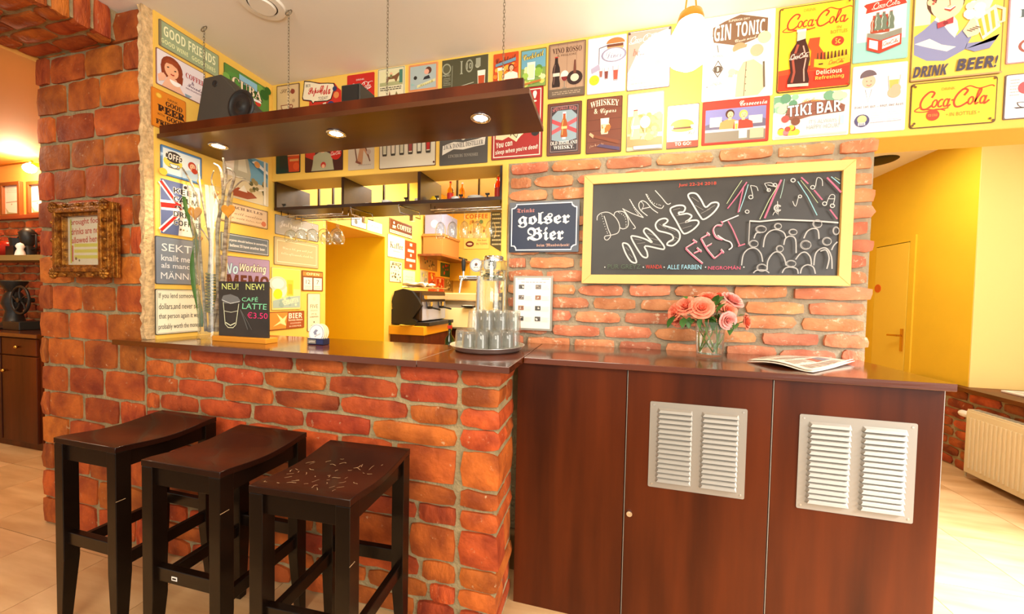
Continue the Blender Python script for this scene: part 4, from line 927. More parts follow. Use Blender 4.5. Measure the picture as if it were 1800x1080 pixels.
def d(a):
    [a.S([(.02, v), (.98, v+.01)], .006, '4a2418') for v in (.2, .4, .6, .8)]
    a.T('WHISKEY', .5, .87, .8, .11, 'efdcc0', 'se', arc=.35).T('& Cigars', .52, .74, .62, .13, 'efdcc0', 'sc'); glass_art(a, .52, .34, .28, 'c07a30', 'd8c0a0', .26, .2, .6); a.blobs((.42, .38, .62, .5), 8, ['f0d8a0', 'b86a28'], .03, .05, 2)
    a.P([(.1, .36), (.14, .3), (.9, .14), (.94, .2)], '7a3c20').P([(.08, .34), (.2, .27), (.22, .33), (.12, .38)], 'c8a078').T('fine & smoky', .3, .14, .4, .06, 'c8a080', 'sc', rot=8).P([(.3, .12), (.95, .02), (.95, .08), (.4, .16)], '4a3a5a')
SB((1032, 175), (1092, 267), 'reddish brown sign reading Whiskey and Cigars', '6e3826', d, edge='44241a')
def d(a):
    a.R(.03, .5, .97, .97, 'f0e4c8').R(.03, .3, .97, .6, 'b8a060').blobs((.3, .34, .95, .6), 26, ['9a8a48', 'c0b070', 'a8984c'], .03, .06, 4).P([(.03, .08), (.97, .08), (.97, .22), (.03, .26)], 'a88a58')
    bottle_art(a, .24, .2, .5, 'e3d68a', 'fff8d8', 'f4eed0', .16); wineglass_art(a, .5, .18, .42, 'efe4b0', 'b8ac90'); a.blobs((.55, .2, .85, .3), 10, ['d8d080', 'b8b868'], .03, .05, 6); a.R(.2, .02, .95, .08, 'a8a8c0')
SB((1103, 166), (1165, 263), 'faded vineyard sign with a bottle and glass of white wine', 'd8c894', d, edge='8a8068')
def d(a): a.T('BURGERS', .5, .78, .76, .12, 'd8cfb8', 'sb').C(.48, .52, .14, 'e2a244', 1.8, 18, 0, 180).R(.22, .47, .74, .52, '8a9a40').R(.2, .43, .76, .48, '6a3a20').C(.48, .44, .07, 'd8a050', 3.4, 16, 180, 360).T('Hot', .76, .34, .24, .1, 'c07060', 'sc').R(0.015, .015, .985, .16, 'a04a34').T('TO GO!', .52, .1, .5, .08, 'f0dcc4', 'sb')
SB((1173, 187), (1227, 259), 'small white sign with a burger, under the glowing pendant', 'f6f0de', d, edge='6a5a4a')
def d(a):
    a.R(.05, .05, .95, .80, '7f7cae').R(.05, .05, .95, .3, '8a8070').P([(.05, .45), (.3, .55), (.5, .45), (.8, .6), (.95, .5), (.95, .3), (.05, .3)], '6a6278').R(.12, .4, .3, .62, 'dad4cc').R(.7, .42, .9, .6, 'cfc8c0').R(.05, .28, .95, .34, 'b8c0c8').T('Cerveceria', .76, .89, .4, .12, 'f6efe2', 'sc')
    person(a, .42, .66, .09, 'c49058', '4a2a1a'); person(a, .62, .63, .085, 'c0402c', 'e0b858'); a.R(.56, .1, .68, .28, 'f0e4d0'); glass_art(a, .52, .3, .2, 'e8b048', 'f0e8d0'); a.R(.72, .08, .92, .3, 'c8b090')
SB((1235, 181), (1350, 248), 'red framed sign with a couple drinking by a river town', 'c23a2c', d, edge='a83026')
def d(a):
    a.P([(.0, .6), (.2, .9), (.12, .98), (.0, .98)], '6fa07c'); a.blobs((.02, .62, .3, .96), 9, ['8fbe98', '5f9070', 'b4d4ac'], .07, .12, 2); a.blobs((.72, .7, .98, .96), 8, ['8fbe98', '6fa080', 'b4d4ac'], .07, .12, 3)
    a.P([(.14, .46), (.2, .72), (.5, .84), (.8, .78), (.94, .66), (.93, .52), (.5, .48), (.3, .4)], '8a5644').S([(.16, .55), (.9, .62)], .012, '6a3a2c').T('All Time', .5, .84, .24, .09, 'e0a040', 'sc').T('TIKI BAR', .54, .64, .7, .25, 'f8f0e6', 'sb', rot=2, out='5a3428')
    a.blobs((.1, .12, .36, .3), 9, ['e04a3c', 'f0c83a', 'e87a80', 'c83028'], .06, .09, 7); a.C(.16, .45, .08, 'd05048').C(.3, .38, .09, '7a4a34').T("IT'S ALWAYS", .66, .34, .36, .09, '9aa0a8').T('HAPPY HOUR!', .66, .22, .42, .1, '9aa0a8').R(.88, .24, .93, .44, 'a8c4d8').S([(.03, .04), (.97, .05)], .04, 'e8cfc0')
SB((1360, 171), (1490, 237), 'tiki bar sign with leaves and flowers', 'f0ece2', d)
def d(a):
    a.C(.3, .80, .17, 'e6d8ea', 1.2).C(.3, .76, .1, 'e8b49a', .85).C(.29, .83, .1, '6a5a60', 1.05, 14, 10, 190).P([(.02, .4), (.06, .58), (.2, .66), (.42, .66), (.6, .55), (.62, .4)], 'f6f2f0').S([(.24, .64), (.3, .45), (.36, .64)], .01, '8a9098').S([(.25, .76), (.27, .765)], .01, '4a3a34').S([(.33, .76), (.35, .765)], .01, '4a3a34').S([(.26, .71), (.31, .69), (.35, .715)], .012, 'c07060').C(.3, .62, .03, 'f6f2f0')
    glass_art(a, .76, .56, .25, 'e8b45c', 'b0a8a0', .3, .2, .75, 'f6efe0'); a.C(.77, .56, .08, 'e4ac90').C(.8, .62, .06, 'e4ac90')
    a.T('Bier ist gut ... sagt der Arzt', .5, .38, .9, .05, '6a6468', 'mo', off=.01).C(.2, .18, .095, '4d4a74').C(.2, .2, .06, 'e8d08a').T('BIER', .2, .13, .14, .045, 'f6f0e8', 'sb').lines(.36, .12, .6, .3, 5, 'cfc8d2', .25).lines(.66, .12, .92, .3, 5, 'cfc8d2', .25).S([(.35, .14), (.92, .15)], .008, 'a8a2ac')
SB((1499, 119), (1589, 229), 'white sign of a man in a white coat with a glass of beer', 'f3eef2', d, edge='e0d4dc')
def d(a):
    a.K('Coca-Cola', .52, .6, .84, .42, 'c9421c').T('DRINK', .44, .82, .16, .06, 'c8902c').S([(.12, .42), (.3, .37), (.45, .40)], .025, 'c9421c').C(.27, .26, .12, 'd04022').T('ICE COLD', .27, .26, .11, .05, 'f0b040').T('• IN BOTTLES •', .62, .25, .38, .08, 'b88428')
    for u, v in ((.025, .95), (.045, .92), (.965, .95), (.965, .05), (.93, .09), (.03, .06), (.05, .1)): a.C(u, v, .025, '6a4a24')
SB((1601, 149), (1748, 216), 'wide yellow sign with only red script lettering, below the beer drinker', 'f5c936', d, edge='5a4020', r=.012)
def d(a): a.lines(.1, .5, .3, .9, 6, 'b8a8a8', .3); a.C(.42, .68, .14, 'c85a60').C(.4, .28, .1, 'f8f4f0'); cup_art(a, .4, .36, .12, 'f8f4f0', '4a3a3a')
SB((1766, 133), (1850, 205), 'white sign with a red spot and a cup, cut off by the right edge', 'f2e9ea', d, edge='6a5a5a')
def d(a): a.R(.02, .02, .45, .98, '16382c').P([(.2, .98), (.5, .98), (.6, .1), (.15, .1)], '1b2b2a').P([(.55, .02), (.98, .02), (.98, .45), (.5, .42)], 'c8431f').C(.74, .44, .13, 'd88a5a', 1.5, 16, 0, 180).R(.58, .3, .95, .36, 'd8a060').C(.85, .16, .1, 'e0582a').P([(.72, .5), (.84, .5), (.82, .7), (.74, .7)], 'b8c0b0').blobs((.05, .6, .3, .95), 4, ['b0603a', 'e0a878'], .03, .06)
SB((486, 241), (528, 303), 'dark green and red sign, lowest row, first from the left corner', '25352a', d)
def d(a):
    a.R(.02, .02, .98, .98, '45201c').P([(.02, .98), (.35, .98), (.25, .3), (.02, .4)], 'c02c24'); person(a, .48, .66, .13, 'a5a486', '5a2a1a'); a.P([(.18, .02), (.26, .4), (.48, .48), (.72, .4), (.78, .02)], 'a8a888').C(.5, .16, .08, 'c03028').C(.5, .13, .05, SKIN)
    a.C(.83, .44, .17, 'c8231a').K('Coca-Cola', .83, .44, .26, .09, 'f4e4d8')
SB((537, 237), (603, 299), 'sign of a figure in a pale shirt beside a red disc reading Coca-Cola', '3e2220', d)
def d(a): a.P([(.3, .85), (.45, .5), (.35, .2), (.55, .1), (.6, .45), (.85, .2), (.8, .35), (.55, .75), (.5, .95)], 'b5825c').S([(.2, .8), (.35, .2)], .03, '6a4030').S([(.55, .75), (.85, .18)], .03, '6a4030').S([(.3, .2), (.5, .14)], .05, '7a4434').C(.8, .4, .06, 'b09888').lines(.4, .08, .9, .13, 1, 'a89a8a')
SB((613, 226), (658, 297), 'grey-beige sign with a sketch of crossed hands', 'c3b59f', d)
def d(a):
    for k in range(6):
        x = .1+.155*k; wv = .5
        a.P([(x-.035, .26), (x+.035, .26), (x+.045, .9), (x-.045, .9)], 'cfc7ae'); a.P([(x-.03, .3), (x+.03, .3), (x+.034, .62), (x-.034, .62)], ['c8c4a8', 'd8c8b0', 'c0b89a', '8a3a34', 'c8c4b0', 'b0241c'][k]); a.S([(x-.035, .26), (x-.045, .9)], .018, '4a4438'); a.S([(x+.035, .26), (x+.045, .9)], .018, '4a4438'); a.S([(x-.038, .26), (x+.038, .26)], .04, '3c362c')
    a.C(.975, .06, .02, '5a2a20')
SB((668, 207), (766, 291), 'cream sign with a row of six tall glasses, under the canopy', 'd2c8b0', d, edge='5a3428')
def d(a):
    a.P([(.06, .2), (.07, .38), (.3, .44), (.5, .42), (.8, .46), (.96, .5), (.94, .34), (.75, .32), (.5, .28), (.3, .3)], 'd8d2c4').T('JACK DANIEL DISTILLER', .5, .37, .82, .1, '3a3634', 'se', rot=3).T('LYNCHBURG TENNESSEE', .5, .17, .62, .06, '9a9488', 'se')
    a.S([(.2, .95), (.3, .6), (.36, .48)], .03, '8a867c').S([(.8, .95), (.72, .62), (.66, .48)], .03, '8a867c').C(.5, .54, .08, 'c8c4b4', .8).C(.5, .74, .12, '6a665e').C(.5, .76, .09, 'b8b0a0', .8)
SB((774, 202), (857, 286), 'charcoal distillery sign with a pale ribbon, under the canopy', '4a4743', d)

# left wall
def d(a): a.T('GOOD FRIENDS', .5, .66, .86, .38, 'f2f2c4', 'sb').T('GOOD WINE', .24, .25, .42, .17, 'e6eab0', 'sb').T('GOOD TIMES', .72, .25, .42, .17, 'e6eab0', 'sb').blobs((.02, .05, .98, .95), 20, ['a8b890', 'b4c09c'], .01, .02).S([(.02, .0), (.02, 1)], .04, '8a7858')
SL((278, 32), (384, 139), 'sage green sign reading Good Friends, topmost on the left wall', '9dac86', d, edge='7a6a50')
def d(a):
    a.C(.30, .62, .32, '8c3a1c', .85).P([(.08, .6), (.1, .35), (.24, .3), (.2, .6)], '8c3a1c').P([(.4, .7), (.52, .5), (.5, .28), (.38, .32), (.36, .6)], '8c3a1c').C(.29, .56, .22, 'f0b48c', .8).P([(.22, .36), (.38, .36), (.5, .1), (.56, .02), (.1, .02), (.16, .2)], 'f0b898').P([(.14, .7), (.22, .84), (.4, .84), (.42, .68), (.3, .74)], '9c4420')
    a.S([(.2, .6), (.24, .62)], .03, '3a2018').S([(.34, .58), (.38, .6)], .03, '3a2018').S([(.27, .45), (.31, .44), (.34, .46)], .035, 'b83428').C(.36, .3, .13, 'f8f6f2', 1.1, 16, 180, 360).C(.12, .3, .08, 'f0b898').P([(.02, .28), (.14, .4), (.16, .2), (.04, .1)], 'f0b898')
    a.T('COFFEE', .77, .66, .4, .15, 'b02a24', 'se').T('&', .72, .5, .06, .1, '6a4a6a', 'se').T('Friends', .76, .4, .3, .1, '6a4a6a', 'sc').T('make the perfect blend', .76, .28, .38, .07, '7a5a78', 'n').P([(.55, .1), (.7, .1), (.64, .02), (.56, .02)], '8aa0b0')
SL((273, 82), (360, 188), 'white sign of a red-haired woman sipping coffee', 'e6dde2', d, edge='8a5a54')
def d(a): a.C(.2, .84, .07, 'e0a82c').C(.2, .84, .05, 'f4c850').T('DRINK', .6, .84, .3, .06, '4a2410').T('GOOD', .64, .71, .5, .13, '3a1c10', 'se', off=.02).T('BEER', .56, .52, .8, .19, '3a1c10', 'se', off=.03).T('WITH', .25, .36, .2, .06, '4a2410').T('GOOD', .66, .33, .5, .13, '3a1c10', 'se', off=.02).T('FRIENDS', .5, .16, .78, .13, '3a1c10', 'se', off=.02)
SL((265, 151), (326, 243), 'orange sign reading Good Beer with Good Friends', 'e3861f', d, edge='c8701c')
def d(a): a.blobs((.02, .05, .98, .98), 26, ['3f7a30', '5a9440', '78ac4c', '2f6426'], .1, .2, 6).R(.3, .62, .7, .9, '8ec0d8').T('CUBA', .48, .52, .66, .34, 'f4e0c0', 'se', out='3a3020').C(.72, .22, .12, 'd03a28').P([(.5, .2), (.8, .26), (.78, .34), (.5, .3)], 'f0f0ec')
SL((393, 109), (472, 203), 'green leafy Cuba sign behind the wedge speaker', '5a8c3c', d, edge='4a6a34')
def d(a):
    a.R(.05, .08, .95, .92, 'dfe9ea').C(.28, .5, .22, 'f0d048', 1.3); a.C(.3, .68, .19, '3a2e26', 1.35).T('COFFEE', .32, .68, .46, .22, 'f4ece0', 'sb', rot=-4); cup_art(a, .3, .44, .13, 'f8f4ec', '3a5a80'); person(a, .74, .56, .13, 'b8cfe0', 'b83e28'); a.C(.8, .42, .1, 'b83e28').C(.05, .1, .12, 'f0c840').C(.95, .1, .12, 'f0c840')
SL((281, 253), (354, 326), 'blue bordered coffee sign with a red-haired woman, under the canopy', '5f8fc0', d, edge='3a5a8a')
def d(a):
    a.P([(.0, .0), (.42, .0), (.55, 1), (.0, 1)], '55608a'); 
    for c_, wd in (('f2ece6', .1), (RED, .05)): a.S([(.0, .95), (.5, .5)], wd, c_).S([(.0, .05), (.42, .4)], wd, c_).S([(.0, .52), (.5, .56)], wd*1.8, c_)
    a.P([(.5, .0), (1, .0), (1, 1), (.62, 1)], 'f3ecdf')
    for t, v, h in (('KEEP', .84, .1), ('CALM', .68, .1), ('AND', .54, .05), ('DRINK', .40, .1), ('COFFEE', .24, .1)): a.T(t, .62, v, .64, h, '2a2428', 'sb', out='f4eee4')
    a.C(.6, .94, .03, '3a3030').blobs((.4, .02, .95, .14), 8, ['a8884a', '6a5a38'], .01, .02)
SL((281, 313), (351, 420), 'union flag sign reading Keep Calm and Drink Coffee', 'f3ecdf', d)
def d(a): a.T('SEKT', .46, .78, .66, .16, 'e8e8ea').T('knallt mehr', .52, .56, .8, .13, 'e2e2e6', 'n', off=.01).T('als manche', .52, .40, .8, .11, 'e2e2e6', 'n', off=.01).T('MÄNNER', .54, .20, .86, .17, 'e8e8ea')
SL((271.5, 414), (351, 502), 'grey-blue sign reading Sekt knallt mehr als manche Männer', '7c8492', d, edge='4a4a50')
def d(a): a.B(.03, .008, '8a8270').T('If you lend someone 20', .52, .84, .9, .15, '2e2a26', 'n').T('dollars,and never see', .52, .61, .9, .15, '2e2a26', 'n').T('that person again it was', .52, .39, .9, .15, '2e2a26', 'n').T('probably worth the money.', .52, .16, .92, .15, '2e2a26', 'n')
SL((271.5, 508), (352, 583), 'cream sign starting If you lend, standing on the bar worktop behind the vase', 'f3ecd2', d, edge='4a4438')
def d(a):
    a.R(.02, .42, .98, .98, '6fa3bc').P([(.02, .98), (.38, .98), (.42, .7), (.3, .4), (.02, .45)], 'e6dccb').P([(.2, .42), (.24, .98), (.5, .98), (.58, .6), (.56, .42)], 'b8b49c').P([(.32, .98), (.4, 1), (.44, .98), (.5, .6), (.3, .6)], 'd8d4bc').R(.02, .02, .98, .44, 'd9c9a2')
    a.P([(.5, .9), (.98, .62), (.98, .7), (.55, .96)], '4a8098').P([(.6, .88), (.98, .72), (.98, .78), (.7, .94)], 'f2f0ea').blobs((.55, .25, .95, .5), 12, ['7a7048', '9a8a5a', '5a5a3a'], .03, .06, 4).P([(.1, .1), (.3, .24), (.6, .2), (.72, .12), (.5, .04), (.2, .04)], '9a4a30').P([(.3, .18), (.42, .32), (.5, .18)], 'e8e0cc').C(.72, .86, .07, 'e0a058').S([(.75, .3), (.93, .36)], .03, 'f0e8d4').S([(.9, .02), (.9, .98)], .05, 'e6dcc4')
SL((391, 255), (471, 364), 'travel poster sign with sea, rocks and a boat, under the canopy', 'd8cfb4', d)
def d(a): a.B(.05, .02, '8a5a40').T('BEACH RULES', .5, .78, .74, .14, '5a3a34', 'se').T('we will vacation', .5, .5, .72, .13, 'a8846a', 'sc').T('sleep, walk later, later', .5, .25, .78, .13, 'a8846a', 'sc').C(.9, .25, .14, 'd87a5a')
SL((384, 350), (470, 404), 'pinkish beige sign with dark heading about rules', 'e8c9a2', d, edge='5a4034')
def d(a): a.B(.07, .025, 'd8dce0').T('everyone should believe in something', .52, .62, .84, .16, 'eceef0', 'sb').T("I believe I'll have another beer.", .52, .36, .78, .16, 'eceef0', 'sb')
SL((387, 407), (472, 451), 'slate blue sign with two lines of small white text', '5f6f82', d, edge='3c4650')
def d(a): a.T('No', .2, .76, .26, .2, 'b8d8ec', 'bi', out='5a6a90').T('Working', .64, .78, .56, .2, 'f0e2cc', 'bi', out='4a2a24').T('MEMO', .55, .52, .86, .26, '5a2320', 'sb', off=.02).lines(.05, .05, .95, .35, 3, '7a6288', .3)
SL((386, 448), (473, 540), 'purple memo sign half hidden by the chalk menu board', '9a86b0', d, edge='6a5470')
def d(a): a.T('Just one more', .4, .55, .62, .4, 'e0e0e2', 'sc').B(.05, .02, 'b8b8c0')
SL((483, 376), (559, 426), 'grey script sign behind the hanging balloon glasses', 'a0a2a6', d, edge='6a6a6c')
def d(a): a.B(.11, .022, 'e6dcb8').T('Wine a bit, you will feel', .5, .62, .68, .13, 'e9e0c0', 'sc').T('better afterwards, drink less', .5, .42, .72, .13, 'e9e0c0', 'sc')
SL((481, 415), (559, 473), 'khaki sign with a pale inner border and script', 'b9a983', d, edge='7a6c4c')
def d(a):
    a.R(.04, .5, .96, .97, 'f0dd60').P([(.04, .6), (.3, .72), (.55, .5), (.4, .3), (.04, .4)], 'c9d2c4').C(.2, .62, .17, 'b8c4b4', 1.4).C(.2, .62, .12, 'e0e8d0', 1.4).C(.2, .38, .12, 'f0d428').R(.5, .34, .72, .72, 'ecc23a').R(.54, .38, .68, .62, 'e0a82a').P([(.04, .05), (.96, .05), (.96, .34), (.5, .3), (.04, .22)], '9db2a8').T('BIERGARTEN', .6, .2, .6, .12, 'e0e0b8', 'sb', rot=10).blobs((.1, .1, .9, .3), 10, ['c8d4b0', '8aa49c'], .03, .05, 3)
SL((476.5, 469), (528, 544), 'yellow and green sign with a slice of lemon and a glass', 'e3d487', d, edge='b0a060')
def d(a): a.R(.04, .74, .96, .94, 'e88038').T('OPEN', .5, .84, .6, .12, 'f6d8a8', 'sb').R(.07, .06, .47, .66, 'efe8d8').R(.53, .06, .93, .66, 'efe8d8').T('12', .27, .45, .2, .2, '4a4440', 'se').T('7', .73, .45, .12, .2, '4a4440', 'se').lines(.12, .1, .42, .28, 2, 'b8b0a4').lines(.58, .1, .88, .28, 2, 'b8b0a4')
SL((530, 475), (567, 512.5), 'small calendar style sign with an orange header beside the recess', '7a4428', d)
def d(a): a.P([(.02, .05), (.45, .05), (.5, .95), (.02, .95)], 'd08838').P([(.1, .2), (.3, .5), (.2, .9), (.36, .6), (.48, .8), (.42, .45), (.46, .2), (.3, .35)], 'f6d896').T('BIER', .73, .74, .4, .3, 'f6e8d4', 'sb').T('formte diesen', .73, .5, .42, .12, 'f0dcc0', 'sb').T('SCHÖNEN', .73, .32, .32, .1, 'f0dcc0', 'n').T('KÖRPER', .73, .15, .36, .1, 'f0dcc0', 'n')
SL((472, 549), (534, 576), 'low brown sign reading Bier just above the worktop', '9c4a28', d, edge='6a3420')
def d(a): a.C(.5, .86, .05, 'd8ccb0').T('FIVE', .5, .66, .6, .1, '6a6250').T("O'CLOCK", .5, .55, .55, .04, '7a7260').T('IT IS', .5, .45, .4, .05, '7a7260').T('SOMEWHERE', .5, .38, .7, .04, '7a7260').C(.5, .24, .02, '5a5040').lines(.25, .08, .75, .18, 2, 'b0a890', .3)
SL((540, 516), (562, 581), 'narrow upright cream sign with the word Five', 'ece2bf', d, edge='8a6a40')
def d(a): a.R(.08, .1, .92, .9, 'faf8f0').C(.3, .4, .2, '6a6a60').lines(.5, .2, .9, .7, 3, 'b0b0a0')
SL((617, 374), (643, 404), 'small white sign with a black edge over the recess', 'fbf8ee', d, edge='2a2824')
def d(a): a.B(.08, .03, 'c8c09a').T('Café', .5, .5, .5, .3, 'b0a888', 'sc')
SL((645, 386), (671, 412), 'small pale cream sign over the recess, right of the black edged one', 'f1eacb', d)
def d(a): a.lines(.05, .1, .95, .9, 4, '8a7a4a', .4)
SL((681, 356), (711, 381), 'beige text sign just under the bar shelf, above the coffee sign', 'e0d49c', d)
def d(a): a.R(.02, .04, .98, .24, 'e8d2a8').T('FRESHLY ROASTED DAILY', .5, .14, .9, .1, '5a3020', 'sb').T('COFFEE', .63, .6, .62, .34, 'ecdcb8', 'se').B(.03, .015, 'd8c090'); cup_art(a, .18, .56, .17, 'f2e8d0', 'c8b088'); a.C(.18, .74, .09, 'f2e8d0')
SL((684, 382), (724, 421), 'brown coffee sign with a steaming cup beside the recess', '5c3018', d, edge='3a2010')
def d(a): a.B(.03, .01, 'a8a088').T('Kaffee', .5, .56, .76, .28, '4a443c', 'se').lines(.3, .25, .7, .35, 1, 'b8b098')
SL((681, 410.5), (711, 457), 'cream sign reading Kaffee', 'f3eccd', d, edge='6a6450')
def d(a):
    for v, w_ in ((.88, .2), (.66, .55), (.5, .14), (.32, .8), (.12, .2)): a.R(.5-w_/2, v-.05, .5+w_/2, v+.05, 'e8d4bc')
SL((711.7, 422), (731, 475), 'narrow brown sign with pale lozenges right of the Kaffee sign', '8e4020', d)
def d(a): a.blobs((.1, .05, .9, .9), 34, ['4a4438', '7a745c', 'c8c0a0', '2e2a24'], .02, .06, 9).lines(.15, .8, .85, .95, 2, '6a6450')
SL((684.7, 458), (705.5, 497), 'cream sign with a busy black drawing below the Kaffee sign', 'e8dfb8', d, edge='7a7258')
def d(a): a.T('Enjoy', .5, .55, .6, .16, '6a9484', 'sc').lines(.2, .3, .8, .42, 1, '78a896')
SL((707.7, 474), (729, 502), 'mint green sign above the coffee machine', 'a3cdb4', d, edge='5a8070')
for k, (tl, br, lab, bg, cols) in enumerate((((738.5, 449.5), (768, 478), 'brown picture sign under the wall shelf', '9a7040', ['5a3a20', 'c8a060', '3a3020', 'b84a28']), ((739, 475), (751.5, 507), 'grey sign with a yellow disc under the wall shelf', 'b8b09a', ['e8d048', '8a9490', 'd8d0b0']), ((753, 478.5), (764, 513), 'narrow orange sign under the wall shelf', 'd8481c', ['f4c040', 'f0e0c0', 'a82a18']), ((774.5, 461.5), (791, 488), 'dark green and red sign under the wall shelf', '2f5a38', ['c82c20', 'e04030', '2a4a30']), ((765.5, 486.7), (780, 537), 'tall red sign behind the coffee machine', 'd83a18', ['f0a030', 'c02010', 'f4c8a0']), ((781, 489.6), (796, 514), 'brown patterned sign above the printer', '8a6a34', ['5a4a2a', 'c0a060', 'd8c890']))):
    def d(a, k=k, cols=cols): a.B(.04, .02, cols[-1]).blobs((.2, .12, .8, .88), 16, cols, .05, .11, k)
    SL(tl, br, lab, bg, d)
def d(a): a.T('COFFEE', .5, .88, .86, .12, 'c8602c', 'sb').blobs((.15, .45, .85, .75), 20, ['e8c060', 'a87a3c', '6a8a5a', 'd8a048'], .03, .06, 5).C(.25, .14, .08, '6a2a1c', 1.5).C(.25, .14, .03, 'e8c8a0', 2.5).T('the best', .72, .24, .36, .05, '8a5a3a').T('IN TOWN', .72, .14, .42, .06, '8a5a3a').R(.08, .3, .92, .42, 'f0d8a0')
sign('Y', (815.7, 373.7), (860, 438), 5.279, 'yellow coffee sign on the far wall behind the hanging wine glasses', 'f0cf70', d, edge='b08a40')
def d(a, uv): a.lines(.12, .15, .9, .95, 9, 'b8b48a', .35, 3); a.T('KAFFEE', .5, .9, .5, .06, 'd04a3a')
psign('Y', 5.277, [(863, 362), (886, 377), (886, 446), (862, 431)], 'dark olive chalk menu with a slanted edge on the far wall', '38371c', d)

# enamel sign on the brick wall
def d(a):
    hx_ = [(.03, .12), (.03, .88), (.07, .89), (.1, .93), (.1, .965), (.9, .965), (.905, .92), (.94, .88), (.97, .87), (.97, .13), (.935, .12), (.905, .08), (.9, .035), (.1, .035), (.095, .08), (.07, .12), (.03, .12)]
    a.P(hx_, 'e8e8ea'); a.P([(.5+(u-.5)*.97, .5+(v-.5)*.955) for u, v in hx_], '14223f')
    a.T('golser', .5, .64, .74, .30, 'f2efe6', 'fr', off=.014).T('Bier', .53, .36, .52, .27, 'f2efe6', 'fr', off=.014).T('Trinkt', .24, .83, .26, .085, 'c87a70', 'fr').T('beim Mundschenk!', .64, .13, .46, .07, 'd0a08a', 'fr')
sign('Y', (896.5, 357), (1017, 443), 2.044, 'dark blue enamel sign with white blackletter on the brick wall', '0e1a30', d, r=.004, th=.006, name='enamel_sign')
# framed price list
loc, W, Hh, rz = place_rect('Y', (904, 485.5), (970.5, 582), 2.044)
o = obj('price_list_frame', MB().prism(rrect(W, Hh, .004), -.014, 0), M_ALU, loc=loc); tag(o, 'silver framed price list with eight small pictures on the brick wall', 'notice')
a = Art(W, Hh, -.0145); a.R(.05, .035, .95, .965, 'f3ede2').lines(.1, .93, .3, .96, 1, 'd8806a').lines(.72, .93, .92, .96, 1, 'd8806a').lines(.2, .87, .85, .9, 1, 'a8a098')
for i in range(4):
    for j in range(2):
        u = .14+.43*j; v = .76-.195*i
        a.R(u, v, u+.14, v+.08, ['5a5450', '7a706a', '9a6a52', '4a4844'][(i+j) % 4]); a.blobs((u+.03, v+.02, u+.11, v+.06), 4, ['d8d0c8', 'a89888', '3a3634'], .01, .018, i*2+j); a.lines(u+.17, v-.02, u+.36, v+.07, 4, 'c0b8ae', .25, i*3+j)
obj('printed_sheet', a.mb, M_PRINT, o, attr=True, fix=False)

# ------------------------------------------------------------------ long blackboard
loc, W, Hh, rz = place_rect('Y', (1027.4, 311.4), (1489.5, 503.6), 2.043)
bb = thing('blackboard', 'long blackboard in a yellow wooden frame chalked with a festival notice', 'blackboard', loc)
def miter(x0, x1, z0, z1, wd, y0, y1, names, m, parent):
    Q = {'b': [(x0, z0), (x1, z0), (x1-wd, z0+wd), (x0+wd, z0+wd)], 't': [(x0, z1), (x1, z1), (x1-wd, z1-wd), (x0+wd, z1-wd)], 'l': [(x0, z0), (x0+wd, z0+wd), (x0+wd, z1-wd), (x0, z1)], 'r': [(x1, z0), (x1-wd, z0+wd), (x1-wd, z1-wd), (x1, z1)]}
    for q in Q.values(): obj(names, MB().prism(q, y0, y1), m, parent, bev=0.002)
miter(0, W, 0, Hh, 0.048, -0.024, 0, 'frame_rail', M_FRAMEY, bb)
obj('slate', MB().box(.046, W-.046, -.010, -.004, .046, Hh-.046), M_SLATE, bb)
ch = Art(1.0, 1.0, -.0108)
S = 4.908
def bpt(x, y, ox): p = onY(ox+x/S, 280+y/S, 2.033); return (p.x-loc.x, p.z-loc.z)
def st(ox, pts, col='cfccc6', wd=.0045): ch.S([bpt(x, y, ox) for x, y in pts], wd*.78, {'efece6': 'd8d5cf', 'e4e2de': 'b8b6b2', 'dddad6': 'b0aeaa'}.get(col, col))
def ell(ox, cx, cy, rx, ry, col='d8d5d0', wd=.004, a0=0, a1=360, n=18): st(ox, [(cx+rx*math.cos(math.radians(a0+(a1-a0)*i/n)), cy-ry*math.sin(math.radians(a0+(a1-a0)*i/n))) for i in range(n+1)], col, wd)
def smooth(pts, n=5, closed=False):
    P = list(pts); N = len(P); out = []
    g = (lambda i: P[i % N]) if closed else (lambda i: P[min(max(i, 0), N-1)])
    for i in range(N if closed else N-1):
        p0, p1, p2, p3 = g(i-1), g(i), g(i+1), g(i+2)
        for k in range(n):
            t = k/n
            out.append(tuple(.5*((2*p1[c])+(-p0[c]+p2[c])*t+(2*p0[c]-5*p1[c]+4*p2[c]-p3[c])*t*t+(-p0[c]+3*p1[c]-3*p2[c]+p3[c])*t**3) for c in (0, 1)))
    out.append(out[0] if closed else P[-1]); return out
K1, K2 = 1020, 1260
for P in ([(145, 528), (150, 490), (190, 462), (250, 462), (310, 510), (340, 580), (325, 635), (270, 655), (215, 665), (212, 690), (235, 697), (262, 660), (240, 600), (215, 520), (205, 490)],
          [(290, 490), (300, 460), (335, 450), (380, 460), (412, 520), (410, 580), (370, 602), (340, 590)], [(365, 425), (400, 475), (440, 540), (475, 590), (455, 602)], [(365, 428), (450, 470), (545, 505)], [(425, 345), (470, 420), (545, 505)],
          [(580, 490), (520, 440), (505, 390), (530, 360), (570, 375), (620, 430), (670, 465)], [(530, 430), (600, 415)], [(565, 300), (600, 360), (650, 410), (700, 425), (720, 400)], [(645, 270), (700, 330), (750, 388), (780, 380)]):
    st(K1, smooth(P), wd=.0055)
